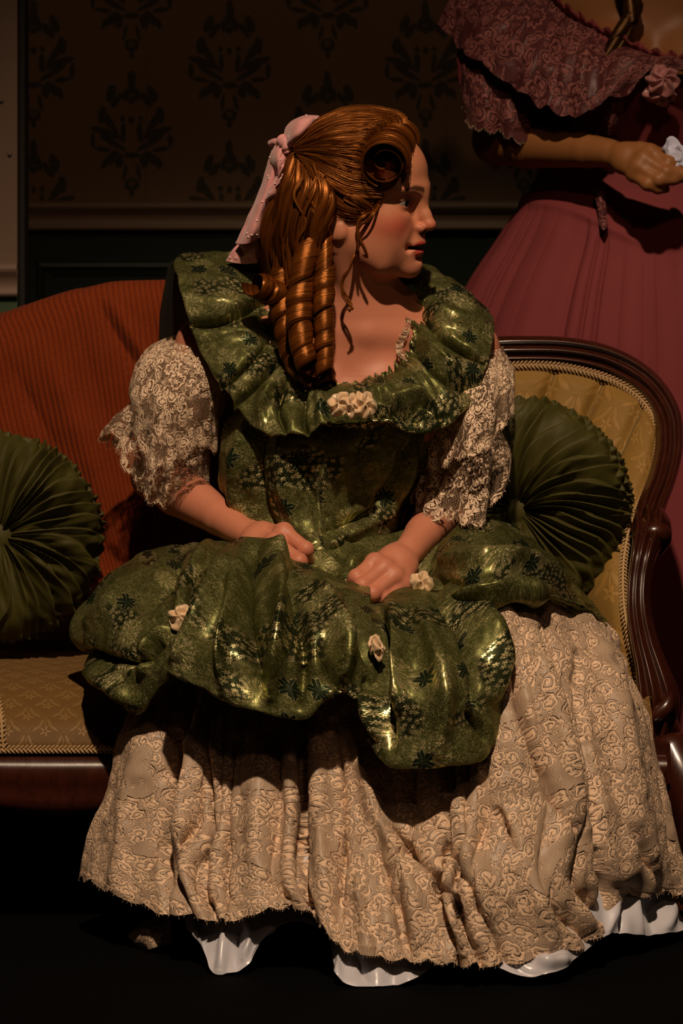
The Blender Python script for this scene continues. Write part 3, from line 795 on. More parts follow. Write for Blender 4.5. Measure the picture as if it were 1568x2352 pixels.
def eye(head, q, parent, iris=(0.10, 0.14, 0.16), gaze=(0, 0)):
    nth, nph = 40, 28
    th = np.linspace(0, 2*PI, nth, endpoint=False); ph = np.linspace(0.001, PI-.001, nph)
    r = .0122
    d = np.stack([np.cos(ph)[:, None]*np.ones(nth), np.sin(ph)[:, None]*np.cos(th), np.sin(ph)[:, None]*np.sin(th)], -1)
    bulge = 1+.06*np.exp(-(ph/.38)**4)
    g = np.array(Matrix.Rotation(gaze[0], 3, 'Z') @ Matrix.Rotation(gaze[1], 3, 'Y'))
    P = (d*bulge[:, None, None]*r)@g.T+np.array((.0775, q*.0315, -.0015))
    V = np.array([head.w(p) for p in P.reshape(-1, 3)])
    ang = np.repeat(ph, nth)
    C = np.where((ang < .20)[:, None], (.004, .004, .004), np.where((ang < .47)[:, None], iris, (.28, .24, .23)))
    C = np.where(((ang >= .42) & (ang < .50))[:, None], np.array(iris)*.35, C)
    return poly('eye', V, gridfaces(nph, nth, True), EYE, parent, attrs={'tint': C})
def skin_mat(name, rough=.48):
    M = Mat(name); M.obj(); n = M.noise(M.ob, 45, 4.0); f = M.noise(M.ob, 900, 2.0); sp = M.voro
    t = M.attr('tint', True)
    c = M.mix((n-.5).ss(.05, .22)*.22, t, M.mix(.5, t, (.45, .10, .05)))
    fk = M.noise(M.ob, 260, 1.0); c = M.mix(fk.ss(.74, .80)*.35, c, (.20, .06, .025))
    M.set(Base_Color=c, Roughness=rough); M.b.inputs['Subsurface Weight'].default_value = .0
    M.b.inputs['Subsurface Radius'].default_value = (.010, .003, .0015); M.b.inputs['Subsurface Scale'].default_value = .6
    M.b.inputs['Specular IOR Level'].default_value = .35
    M.bump(f, .00025, .4)
    return M.m
SKIN = skin_mat('skin')
M = Mat('eye'); M.set(Base_Color=M.attr('tint', True), Roughness=.08); EYE = M.m

# ---- the seated woman
WOMAN = np.array([at(740, 1800, 0.05)[0], .05, 0.0])
woman = empty('person', WOMAN, 'seated woman in green brocade gown and cream lace skirt, auburn ringlets, looking right', 'person')
H1 = Head(at(822, 456, -.03), rotmat(math.radians(68), math.radians(2.0), math.radians(-2)), 1.0)
S = Sdf((-.40, -.30, .40), (.34, .22, 1.20), .0021)
H1.build(S)
# neck, throat muscles, chest, shoulders
nb = at(815, 735, .03)
S.cone(H1.w((-.022, 0, -.050)), nb, .049, .054, .03)
S.cone(H1.w((.012, 0, -.075)), at(838, 715, -.005), .030, .030, .03)
S.cone(H1.w((-.01, -.052, -.055)), at(822, 745, -.035), .010, .006, .035)       # sternomastoid
S.cone(nb, at(560, 775, .035), .050, .036, .06)
S.cone(nb, at(1035, 795, .035), .050, .036, .06)
S.ell(at(800, 830, .035), (.150, .085, .100), .05)
S.ell(at(790, 960, .03), (.135, .085, .110), .05)
for x in (690, 905): S.ell(at(x, 960, -.045), (.062, .055, .062), .04)
S.ell(at(755, 1120, .03), (.118, .080, .12), .05)
S.cone(at(828, 765, -.045), at(600, 745, -.010), .0085, .0085, .020)           # collar bones
S.cone(at(850, 768, -.045), at(1010, 775, -.010), .0085, .0085, .020)
SH_L, EL_L, WR_L = at(478, 800, .03), at(357, 1092, .115), at(556, 1222, -.085)
SH_R, EL_R, WR_R = at(1072, 810, .03), at(1052, 1130, .075), at(942, 1262, -.125)
for sh, el, wr in ((SH_L, EL_L, WR_L), (SH_R, EL_R, WR_R)):
    S.ell(sh, (.048, .045, .050), .03)
    S.cone(sh, el, .043, .036, .012)
    m = el+(wr-el)*.28
    S.cone(el, m, .0350, .0370, .008); S.cone(m, el+(wr-el)*.75, .0370, .0255, .005); S.cone(el+(wr-el)*.75, wr, .0255, .0215, .005)
def hand(S, wr, mcp, fingers, thumb, pr=.0125):
    mcp = [np.asarray(p) for p in mcp]
    for p in mcp:
        d = wr+(p-wr)*.12
        S.cone(d, p, .0140, .0105, .008)
    for i in range(3):
        S.cone(wr+(mcp[i]-wr)*.5, wr+(mcp[i+1]-wr)*.5, .0125, .0125, .014)
        S.cone(mcp[i], mcp[i+1], .0085, .0085, .008)
    for p, f in zip(mcp, fingers):
        pts = [p]+[np.asarray(q) for q in f['p']]; r = f['r']
        S.chain(pts, r, .0035)
        S.ell(pts[1], (r[1]*1.06,)*3, .004)
        S.ell(p, (r[0]*1.12,)*3, .008)
    tp = [np.asarray(q) for q in thumb]
    S.chain(tp, [.0150, .0125, .0105, .0080], .008)
# her right hand (left in the picture): loose fist gathering the skirt
mL = ats([(652, 1222, -.150), (630, 1246, -.168), (612, 1266, -.180), (598, 1284, -.186)])
fL = [dict(p=ats([(702, 1262, -.176), (705, 1290, -.160), (690, 1300, -.140)]), r=[.0112, .0105, .0092, .0080]),
      dict(p=ats([(687, 1290, -.200), (690, 1315, -.184), (672, 1322, -.160)]), r=[.0114, .0108, .0095, .0080]),
      dict(p=ats([(664, 1308, -.212), (668, 1330, -.196), (652, 1334, -.172)]), r=[.0110, .0102, .0090, .0078]),
      dict(p=ats([(640, 1322, -.214), (644, 1340, -.200), (630, 1342, -.180)]), r=[.0098, .0090, .0080, .0070])]
hand(S, WR_L, mL, fL, ats([(588, 1222, -.090), (640, 1236, -.110), (688, 1268, -.135), (708, 1284, -.150)]))
# her left hand (right in the picture)
mR = ats([(860, 1292, -.185), (882, 1306, -.196), (905, 1324, -.200), (926, 1342, -.196)])
fR = [dict(p=ats([(818, 1326, -.208), (803, 1350, -.200), (808, 1368, -.184)]), r=[.0112, .0104, .0090, .0078]),
      dict(p=ats([(832, 1346, -.226), (824, 1374, -.214), (836, 1388, -.194)]), r=[.0116, .0110, .0096, .0080]),
      dict(p=ats([(856, 1364, -.230), (848, 1386, -.218), (858, 1396, -.198)]), r=[.0112, .0104, .0092, .0078]),
      dict(p=ats([(882, 1374, -.222), (874, 1390, -.212), (882, 1398, -.194)]), r=[.0100, .0092, .0082, .0070])]
hand(S, WR_R, mR, fR, ats([(905, 1272, -.140), (862, 1296, -.158), (826, 1330, -.168), (812, 1352, -.172)]))
V, Q = S.mesh()
print('body', len(V))
skin1 = (.55, .210, .112)
C = H1.tint(V, skin1, (.52, .085, .05), (.46, .035, .03), (.045, .016, .008), None)
# rosier knuckles, hands and chest
for p in list(mL)+list(mR)+[f['p'][0] for f in fL+fR]:
    w = .35*np.exp(-((V-p)**2).sum(1)/.013**2); C = C+(np.array((.56, .15, .10))-C)*w[:, None]
cz = sstep(1.0, .86, V[:, 2])*.35; C = C+(np.array((.58, .205, .145))-C)*cz[:, None]
body = poly('body', V, Q, SKIN, woman, attrs={'tint': C})
for q in (-1, 1): eye(H1, q, body, (.012, .017, .018), (math.radians(-10), 0))
del S

# ------------------------------------------------------------------ hair of the seated woman
def hair_mat(name, dark, mid, light, rough=.30):
    M = Mat(name); u, v = M.uv(); t = M.attr('tint')
    st = M.noise(M.vec(u*2400, v*7), 1.0, 3.0, .6); fine = M.noise(M.vec(u*5200, v*14), 1.0, 1.0); big = M.noise(M.vec(u*260, v*5), 1.0, 2.0)
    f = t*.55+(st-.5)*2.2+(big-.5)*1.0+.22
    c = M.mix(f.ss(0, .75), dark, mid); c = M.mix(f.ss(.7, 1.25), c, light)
    M.set(Base_Color=c, Metallic=.5, Roughness=rough+(st-.5)*.12); M.b.inputs['Specular IOR Level'].default_value = .80
    M.b.inputs['Specular Tint'].default_value = (1.0, .60, .28, 1)
    M.bump(st+fine*.6+big*.9, .0006, .32)
    return M.m
HAIR = hair_mat('auburn_hair', (.014, .003, .0007), (.23, .064, .009), (.62, .24, .045))
HC, HR_ = np.array((-.014, 0, .036)), np.array((.104, .082, .092))
CAM = np.array((0, -D0, CH))
def hp(px, py, off=0.0, side=0.0):
    """point on the hair volume of the head, off metres proud of it"""
    d = at(px, py, 0.0)-CAM; d /= np.linalg.norm(d)
    o = (H1.loc(CAM)-HC)/HR_; e = (H1.R.T@d)/H1.sc/HR_
    A, B, Cc = e@e, o@e, o@o-1; disc = B*B-A*Cc
    t = (-B-math.sqrt(disc))/A if disc > 0 else -B/A
    p = CAM+d*t; l = (H1.loc(p)-HC); n = l/HR_**2; n /= np.linalg.norm(n)
    return p+H1.R@n*off
def tubes_uv(paths, rads, ns):
    V, Fc, ids = tubes(paths, rads, ns); uv = []
    for k, (p, r) in enumerate(zip(paths, rads)):
        L = np.r_[0, np.cumsum(np.linalg.norm(np.diff(p, axis=0), axis=1))]
        r0 = float(np.max(r)); aa = np.abs(np.linspace(-1, 1, ns, endpoint=False))*r0*PI+k*.371
        uv.append(np.stack(np.broadcast_arrays(aa[None, :], (L+k*.173)[:, None]), -1).reshape(-1, 2))
    return V, Fc, ids, np.concatenate(uv)
class Hair:
    def __init__(s): s.paths = []; s.rad = []; s.t = []; s.sh = []
    def lock(s, guides, n, npt=30, r=.007, jit=.0012, side=None, tip=.5, wave=0.0, seed=0, wisps=0, root=.7, lift=.002):
        """n smooth overlapping locks laid between neighbouring guide curves, plus loose single hairs"""
        rg = np.random.default_rng(seed+len(s.paths)+5)
        G = np.array([cr(np.asarray(g, float), np.linspace(0, 1, npt)) for g in guides]); tt = np.linspace(0, 1, npt)[:, None]
        for i in range(n+wisps):
            wi = i >= n
            w = rg.random() if wi else (i+.5+.5*(rg.random()-.5))/n
            q = cr(G, np.array([min(max(w, 0), 1)]))[0] if len(G) > 1 else G[0].copy()
            if side is None:
                up = q-H1.w(HC); up = up/np.linalg.norm(up, axis=1, keepdims=True)
            else: up = side
            T = np.gradient(q, axis=0); T /= np.linalg.norm(T, axis=1, keepdims=True); lat = np.cross(T, up)
            ph = rg.random()*6
            q = q+up*rg.normal()*jit+lat*(wave*np.sin(tt*8.5+ph))+up*(wave*.7*np.sin(tt*8.5+ph+1.4))
            if wi:
                q = q+up*(r*.9+.0012)+rg.normal(size=3)*.0016*np.sin(PI*tt)
                s.paths.append(q); s.rad.append(np.full(npt, .00032)); s.t.append(np.clip(.8+rg.normal()*.2, 0, 1.2))
            else:
                e = root+(1-root)*np.sin(np.clip(np.linspace(0, 1, npt)*2.2, 0, PI/2)); e = e*(1-(1-tip)*np.linspace(0, 1, npt)**2.5)
                s.paths.append(q+up*lift*rg.random()); s.rad.append(r*e*(.8+.4*rg.random())); s.t.append(np.clip(.45+rg.normal()*.22, 0, 1))
    def ringlet(s, axis, R, pitch0, pitch1, hand=1, seed=0, phase=0.0):
        """a sausage curl: one wide ribbon of hair wound in a helix, rounded across, tucked in at its edges"""
        rg = np.random.default_rng(seed)
        L0 = np.linalg.norm(np.diff(cr(np.asarray(axis, float), np.linspace(0, 1, 60)), axis=0), axis=1).sum()
        npt = int(L0/((pitch0+pitch1)/2)*34)+20
        t = np.linspace(0, 1, npt); A = cr(np.asarray(axis, float), t)
        T = np.gradient(A, axis=0); T /= np.linalg.norm(T, axis=1, keepdims=True)
        ref = np.array((0, -1, 0)) if abs(T[npt//2, 1]) < .8 else np.array((0, 0, 1))
        e1 = np.cross(T, ref); e1 /= np.linalg.norm(e1, axis=1, keepdims=True); e2 = np.cross(T, e1)
        pit = pitch0+(pitch1-pitch0)*sstep(0, .5, t); pit = pit*(1+.18*np.sin(t*17+seed*2)); th = np.cumsum(2*PI*(L0/npt)/pit)
        Rr = R*(.60+.40*sstep(0, .22, t))*(1-.22*sstep(.75, 1, t))*(1+.05*np.sin(t*13+seed))
        ns = 15; sx = np.linspace(-.5, .5, ns)
        P = np.zeros((npt, ns, 3)); uv = np.zeros((npt, ns, 2)); arc = np.r_[0, np.cumsum(np.linalg.norm(np.diff(A, axis=0), axis=1)+Rr[1:]*np.diff(th)*.5)]
        for j, x in enumerate(sx):
            rr = Rr*(.80+.20*max(math.cos(PI*x), 0)**.45+.02*np.sin(th*.7+x*9))
            # the ribbon is one pitch wide along the axis
            Aj = A+T*(pit*x*1.10)[:, None]; a = hand*(th+phase)
            P[:, j] = Aj+rr[:, None]*(np.cos(a)[:, None]*e1+np.sin(a)[:, None]*e2)
            uv[:, j] = np.stack([pit*x+seed, arc+seed*.37], 1)
        for j in rg.integers(1, ns-1, 7):
            dd = P[:, j]-A; s.paths.append(A+dd*1.02+rg.normal(size=3)*.0008); s.rad.append(np.full(npt, .0002)); s.t.append(.5)
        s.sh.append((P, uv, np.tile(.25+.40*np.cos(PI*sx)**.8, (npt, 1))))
    def build(s, name, parent, ns=8):
        Vs, Fs, us, ts, off = [], [], [], [], 0
        if s.paths:
            V, Fc, ids, uv = tubes_uv(s.paths, s.rad, ns); Vs.append(V); Fs.append(Fc); us.append(uv); ts.append(np.array(s.t)[ids]); off = len(V)
        for P, uv, tt in s.sh:
            Vs.append(P.reshape(-1, 3)); Fs.append(gridfaces(P.shape[0], P.shape[1], False, off)); us.append(uv.reshape(-1, 2)); ts.append(tt.ravel()); off += P.shape[0]*P.shape[1]
        return poly(name, np.concatenate(Vs), np.concatenate(Fs), HAIR, parent, np.concatenate(us), attrs={'tint': np.concatenate(ts)})
# scalp cap under the locks
nph, nth = 90, 120
ph = np.linspace(.02, 2.6, nph); th = np.linspace(0, 2*PI, nth, endpoint=False)
d = np.stack([np.sin(ph)[:, None]*np.cos(th), np.sin(ph)[:, None]*np.sin(th), np.cos(ph)[:, None]*np.ones(nth)], -1)
L = HC+d*HR_*.985
a, b, c = L[..., 0], L[..., 1], L[..., 2]
ok = (a < .031+.60*np.clip(c-.0, -.03, .09)) & ((c > -.02) | (a < -.018)) 
V = np.array([H1.w(p) for p in L.reshape(-1, 3)])
Fc = gridfaces(nph, nth, True); Fc = Fc[ok.reshape(-1)[Fc].all(1)]
used = np.unique(Fc); re = np.full(len(V), -1); re[used] = np.arange(len(used))
hair = poly('hair', V[used], re[Fc], HAIR, woman, uv=np.stack([np.tile(th, (nph, 1)).ravel()*.09, np.repeat(ph, nth)*.09], 1)[used], attrs={'tint': .25+.2*vnoise(V[used], 90)})
K = Hair()
g = lambda L, o=.004: np.array([hp(x, y, (q[0] if q else o)-.007) for x, y, *q in L])
# crown: swept from the front roll back to the tie
K.lock([g([(925, 335, -.02), (925, 282, .004), (868, 257, .002), (800, 255, .000), (745, 280, .001), (703, 318, .004), (690, 338, .004)]),
        g([(910, 335, -.015), (900, 288, .006), (850, 272), (790, 276), (738, 300), (700, 330), (688, 344)]),
        g([(885, 340, -.012), (862, 300, .008), (826, 298), (776, 304), (732, 320), (700, 338), (688, 348)]),
        g([(872, 358, -.010), (838, 326, .006), (800, 328), (762, 332), (725, 338), (698, 346), (688, 352)]),
        g([(866, 380, -.006), (820, 362), (788, 358), (750, 352), (720, 350), (698, 352), (690, 354)]),
        g([(872, 405, -.004), (826, 400), (790, 390), (755, 376), (724, 364), (702, 358), (692, 357)]),
        g([(868, 434, .006), (832, 428), (796, 420), (760, 402), (730, 382), (706, 368), (694, 360)]),
        g([(872, 450), (838, 450), (800, 446), (764, 426), (735, 400), (710, 378), (696, 364)])], 32, r=.0115, tip=.30, root=.25, wisps=260, jit=.0010)
# far side and back of the head (seen only from the side)
K.lock([[H1.w(HC+HR_*1.0*np.array(v)/np.linalg.norm(v)) for v in L] for L in (
        [(.75, .15, .8), (.3, .25, 1), (-.3, .3, .9), (-.9, .2, .3)], [(.7, .6, .7), (.2, .75, .8), (-.4, .7, .6), (-.95, .25, .1)],
        [(.55, 1, .3), (.1, 1, .35), (-.5, .8, .2), (-.95, .2, -.05)], [(.2, 1, -.2), (-.2, 1, -.1), (-.6, .8, -.1), (-.95, .1, -.2)])], 24, r=.009)
# twisted side piece over the ear
K.lock([g([(874, 440, .006), (868, 468, .006), (842, 476, .008), (806, 470, .010), (772, 446, .010), (740, 410, .008), (704, 372, .006)]),
        g([(872, 448, .008), (858, 474, .008), (832, 480, .010), (800, 476, .012), (768, 462, .012), (734, 424, .010), (700, 380, .006)]),
        g([(868, 456, .006), (848, 482, .006), (820, 488, .008), (790, 482, .010), (760, 466, .010), (726, 434, .008), (696, 388, .004)])], 7, r=.0060, wisps=40, wave=.001)
# soft wave in front of the ear top
K.lock([g([(800, 440, .010), (828, 452, .012), (850, 470, .010), (844, 480, .008), (822, 488, .008), (796, 490, .008)]),
        g([(790, 452, .010), (818, 466, .013), (838, 478, .011), (828, 486, .010), (806, 494, .009), (786, 494, .007)])], 4, r=.0055, wisps=25)
# lower back hair falling in waves to the ringlets
def yl(L): return ats(L)
sv = np.array((0., -1, 0))
K.lock([yl([(668, 360, .02), (640, 420, .03), (615, 480, .04), (604, 540, .04), (612, 600, .04), (640, 680, .03)]),
        yl([(680, 352, -.03), (655, 410, -.03), (632, 470, -.02), (618, 530, -.01), (628, 590, -.01), (650, 680, -.01)]),
        yl([(700, 400, -.05), (700, 450, -.06), (690, 520, -.05), (690, 600, -.04), (690, 660, -.04), (690, 720, -.04)]),
        yl([(730, 430, -.06), (734, 480, -.07), (728, 540, -.06), (732, 600, -.05), (735, 660, -.05), (730, 700, -.05)])], 16, side=sv, r=.013, tip=.8)
LW = [yl([(676, 352, -.035), (650, 410, -.040), (628, 470, -.035), (614, 530, -.025), (620, 590, -.02), (634, 650, -.02)]),
      yl([(684, 356, -.055), (668, 420, -.075), (650, 480, -.075), (642, 545, -.065), (648, 600, -.060), (656, 660, -.055)]),
      yl([(692, 362, -.070), (690, 425, -.095), (676, 485, -.098), (668, 550, -.090), (676, 600, -.085), (682, 650, -.09)]),
      yl([(702, 368, -.080), (716, 425, -.108), (702, 485, -.110), (700, 545, -.105), (706, 590, -.100), (700, 640, -.10)]),
      yl([(716, 380, -.090), (744, 440, -.112), (736, 495, -.115), (724, 550, -.110), (730, 590, -.104), (728, 630, -.10)]),
      yl([(730, 405, -.098), (756, 455, -.112), (750, 505, -.113), (738, 552, -.108), (744, 585, -.104), (740, 620, -.10)])]
K.lock(LW, 20, npt=40, side=sv, wave=.0038, r=.0085, tip=.75, wisps=90, jit=.003)
K.lock(LW, 16, npt=40, side=sv, wave=.0050, r=.0036, tip=.4, lift=.011, jit=.003, seed=77)
K.build('hair_lengths', hair)
# front roll: wide ribbons wound round an axis along the hairline
K = Hair()
ax = ats([(882, 378, -.142), (888, 362, -.112), (898, 340, -.078), (911, 324, -.042), (920, 318, -.005), (918, 326, .03), (908, 346, .06)])
n = 60; t = np.linspace(0, 1, n); A = cr(ax, t); T = np.gradient(A, axis=0); T /= np.linalg.norm(T, axis=1, keepdims=True)
upv = np.array((0, 0, 1.0)); e1 = upv-T*(T@upv)[:, None]; e1 /= np.linalg.norm(e1, axis=1, keepdims=True); e2 = np.cross(T, e1)
Rr = np.interp(t, [0, .08, .3, .55, .8, 1], [.0300, .0340, .0325, .0280, .025, .018])
na = 96; aa = np.linspace(-.62*PI, 3.0*PI, na); P = np.zeros((na, n, 3)); uv = np.zeros((na, n, 2))
for i, a in enumerate(aa):
    f = i/(na-1); rr = Rr*(1.0-.72*f**2.0)*(1+.030*np.sin(t*38+f*3)+.02*np.sin(t*17+1))
    P[i] = A+rr[:, None]*(np.cos(-a)*e1+np.sin(-a)*e2)+T*(.006*f*(1-t)[:, None])
    uv[i] = np.stack([t*.16, np.full(n, f*.2)], 1)
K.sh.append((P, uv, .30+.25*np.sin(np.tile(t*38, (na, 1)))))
rg = np.random.default_rng(4)
for i in range(60):
    j = int(rg.integers(0, n)); a = np.linspace(-.6*PI, .9*PI, 24); rr = Rr[j]*1.035
    K.paths.append(A[j]+rr*(np.cos(-a)[:, None]*e1[j]+np.sin(-a)[:, None]*e2[j])+T[j]*np.linspace(0, .006, 24)[:, None]*rg.normal()); K.rad.append(np.full(24, .00032)); K.t.append(.8)
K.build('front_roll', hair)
V, Fc, _ = tubes([A], [Rr[0:]*.93*np.clip(np.linspace(-2.2, 16, n), 0.01, 1)], 12); poly('roll_core', V, Fc, HAIR, hair, uv=np.zeros((len(V), 2)), attrs={'tint': np.zeros(len(V))})
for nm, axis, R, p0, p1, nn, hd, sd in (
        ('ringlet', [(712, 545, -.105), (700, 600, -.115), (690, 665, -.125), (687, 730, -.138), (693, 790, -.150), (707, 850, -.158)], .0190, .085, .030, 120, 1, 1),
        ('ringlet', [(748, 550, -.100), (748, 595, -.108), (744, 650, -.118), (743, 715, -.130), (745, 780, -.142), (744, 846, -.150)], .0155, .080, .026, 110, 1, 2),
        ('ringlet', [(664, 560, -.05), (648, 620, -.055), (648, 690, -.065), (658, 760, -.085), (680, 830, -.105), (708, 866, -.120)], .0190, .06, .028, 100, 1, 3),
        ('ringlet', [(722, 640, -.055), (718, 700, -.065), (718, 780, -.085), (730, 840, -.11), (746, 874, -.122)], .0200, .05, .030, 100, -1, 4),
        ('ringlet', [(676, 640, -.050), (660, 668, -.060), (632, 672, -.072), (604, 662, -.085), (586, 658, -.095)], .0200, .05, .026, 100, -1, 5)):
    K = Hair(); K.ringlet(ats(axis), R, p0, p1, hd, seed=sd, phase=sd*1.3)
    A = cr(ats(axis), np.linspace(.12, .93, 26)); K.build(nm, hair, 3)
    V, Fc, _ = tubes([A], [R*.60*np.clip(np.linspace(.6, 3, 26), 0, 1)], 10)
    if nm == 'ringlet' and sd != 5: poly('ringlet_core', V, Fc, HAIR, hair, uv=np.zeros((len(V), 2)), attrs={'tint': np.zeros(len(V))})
# tendrils at temple, cheek and neck
def tendril(L, n, spread, r=.0007, sd=0):
    rg = np.random.default_rng(sd); K = Hair(); base = cr(np.asarray(L, float), np.linspace(0, 1, 50))
    for i in range(n):
        o = rg.normal(size=3)*spread; tt = np.linspace(0, 1, 50)[:, None]
        K.paths.append(base+o*(.35+.65*np.sin(PI*tt))+rg.normal(size=3)*spread*.3*np.sin(tt*5)); K.rad.append(np.full(50, r)); K.t.append(np.clip(.7+rg.normal()*.2, 0, 1))
    K.build('tendril', hair, 5)
F1 = lambda px, py, off: hp(px, py, off)
tendril([hp(862, 432, .004), hp(866, 455, .006), hp(860, 474, .008), *ats([(838, 492, -.118), (822, 512, -.120), (824, 545, -.120), (838, 572, -.118), (843, 590, -.114), (834, 586, -.110)])], 16, .0014, sd=1)
tendril([hp(864, 440, .004), hp(868, 462, .006), *ats([(858, 490, -.117), (842, 508, -.119), (828, 516, -.119), (818, 540, -.118), (822, 575, -.116)])], 12, .0010, sd=2)
tendril(ats([(826, 560, -.085), (812, 590, -.098), (800, 622, -.10), (786, 640, -.098), (784, 662, -.098), (796, 682, -.10), (806, 700, -.104), (802, 716, -.108)]), 9, .0010, .0006, sd=3)
tendril(ats([(820, 570, -.08), (806, 610, -.095), (788, 646, -.098), (786, 672, -.10), (800, 696, -.104), (810, 708, -.108), (798, 712, -.112)]), 8, .0012, .0006, sd=4)
for k in range(5):
    rg = np.random.default_rng(40+k); x = 690+rg.random()*60
    tendril(ats([(x, 400, -.115), (x-20-10*rg.random(), 450, -.122), (x+4, 510, -.122), (x-16, 560, -.118), (x-4, 620, -.116)]), 10, .0012, .0007, sd=20+k)
# upper lashes
lp, lr = [], []
for q in (-1, 1):
    for i in range(26):
        bb = -1+2*i/25; b0 = q*(.0315+.0133*bb); u0 = .0044*max(1-bb*bb, 0)**.6+.0008*bb-.0015
        a0 = .0775+math.sqrt(max(.0136**2-(.0133*bb)**2-(u0+.0015)**2, 1e-6)); rr = .0085
        lp.append([H1.w((a0+rr*s_*.9, b0+q*bb*rr*.5*s_, u0+rr*(.05*s_+.55*s_*s_))) for s_ in (0, .33, .66, 1)]); lr.append(np.array([.00035, .0003, .0002, .0001]))
LASH = plain('lash', (.012, .006, .004), .6)
for h in (0, 1):
    V, Fc, _ = tubes(lp[h*26:h*26+26], lr[h*26:h*26+26], 3); poly('eyelashes', V, Fc, LASH, body)['kind'] = 'stuff'

# ------------------------------------------------------------------ dotted pink bow
def bow_mat():
    M = Mat('pink_dotted_swiss'); u, v = M.uv(); n = M.noise(M.uvs, 500, 2.0)
    M.set(Base_Color=M.mix(n, (.60, .25, .245), (.70, .33, .32)), Roughness=.8); M.b.inputs['Sheen Weight'].default_value = .3
    M.bump(n, .0004, .5)
    return M.m
BOW = bow_mat(); DOT = plain('white_tuft', (.80, .55, .50), .8)
def bowpiece(name, rows, parent, S=(), dots=0, sd=0, nu=40, nv=60):
    P = net(rows, nu, nv); P = strokes(P, list(S)); N = face_cam(normals(P)); P = P+N*(vnoise(P, 60)*.003)[..., None]
    o = sheet(name, P, BOW, parent, thick=.0008)
    if dots:
        rg = np.random.default_rng(sd); a = np.linspace(0, 2*PI, 6, endpoint=False); Vs, Fs = [], []
        for k in range(dots):
            i, j = int(rg.integers(2, nv-2)), int(rg.integers(1, nu-1)); c = P[i, j]; nn = N[i, j]; e = np.cross(nn, (0, 0, 1)); e /= np.linalg.norm(e)+1e-9; f = np.cross(nn, e); b = len(Vs)*13
            r_ = .0019; Vs.append(np.concatenate([[c+nn*.0020], [c+nn*.0014+r_*.7*(math.cos(t)*e+math.sin(t)*f) for t in a], [c+r_*(math.cos(t)*e+math.sin(t)*f) for t in a]]))
            Fs += [(b, b+1+m, b+1+(m+1) % 6) for m in range(6)]+[(b+1+m, b+7+m, b+7+(m+1) % 6, b+1+(m+1) % 6) for m in range(6)]
        d = poly('woven_dots', np.concatenate(Vs), Fs, DOT, o); d['kind'] = 'stuff'
    return o
# back tail, long
bowmain = bowpiece('hair_bow', [[(628, 335, -.01), (640, 338, -.022), (656, 345, -.02)], [(606, 400, -.005), (622, 405, -.028), (640, 405, -.02)],
    [(580, 460, .0), (600, 470, -.030), (616, 470, -.015)], [(556, 520, .005), (580, 530, -.030), (606, 520, -.015)], [(540, 560, .01), (566, 560, -.020), (604, 538, -.012)]], woman, [([(600, 400), (575, 480), (550, 550)], 8, -.004)], 16, 1)
bowmain['label'] = 'pale pink bow with white woven dots'
bowpiece('bow_tail', [[(612, 400, .012), (630, 420, .005), (642, 420, .01)], [(580, 490, .02), (606, 500, .008), (618, 500, .015)], [(548, 552, .02), (580, 560, .004), (604, 545, .012)], [(530, 580, .025), (560, 590, .01), (602, 570, .018)], [(518, 600, .03), (550, 606, .015), (590, 604, .02)]], bowmain, [([(545, 560), (556, 590)], 7, -.006)], 12, 2)
bowpiece('bow_loop', [[(650, 338, -.035), (660, 338, -.05), (670, 336, -.052), (676, 338, -.045)], [(652, 312, -.03), (668, 308, -.066), (684, 316, -.072), (690, 324, -.05)], [(660, 288, -.02), (682, 280, -.070), (700, 294, -.075), (704, 308, -.05)], [(692, 268, -.02), (710, 268, -.058), (720, 278, -.062), (716, 294, -.04)], [(726, 265, -.02), (731, 266, -.036), (733, 270, -.038), (728, 282, -.03)]], bowmain, [([(665, 330), (690, 300), (715, 275)], 7, .004)], 5, 3)
bowpiece('bow_loop', [[(632, 334, -.02), (645, 330, -.035), (660, 332, -.035), (668, 340, -.025)], [(622, 358, -.02), (638, 360, -.05), (654, 365, -.045), (664, 362, -.02)], [(622, 385, -.015), (636, 385, -.052), (648, 385, -.045), (658, 382, -.02)], [(630, 410, -.01), (636, 410, -.04), (642, 408, -.038), (648, 404, -.02)], [(632, 424, -.012), (634, 424, -.02), (637, 422, -.02), (640, 418, -.015)]], bowmain, [([(655, 345), (640, 375), (634, 410)], 6, -.006)], 6, 4)
bowpiece('bow_loop', [[(640, 372, -.035), (650, 372, -.045), (660, 370, -.04), (664, 366, -.03)], [(636, 400, -.03), (644, 405, -.055), (654, 398, -.05), (660, 392, -.03)], [(614, 430, -.02), (626, 428, -.055), (640, 425, -.05), (650, 420, -.03)], [(604, 450, -.01), (616, 455, -.045), (634, 448, -.045), (648, 442, -.03)], [(606, 462, -.005), (614, 467, -.02), (628, 462, -.02), (646, 452, -.02)]], bowmain, [([(640, 410), (620, 440)], 7, -.005)], 9, 5)
tube('bow_knot', cr(ats([(648, 322, -.03), (658, 332, -.042), (664, 346, -.042)]), np.linspace(0, 1, 16)), .010*(1-.25*np.sin(np.linspace(0, 9, 16))**2), BOW, bowmain, 14)
tube('bow_knot', cr(ats([(622, 330, -.005), (634, 326, -.018), (648, 332, -.025)]), np.linspace(0, 1, 12)), .0055, BOW, bowmain, 10)

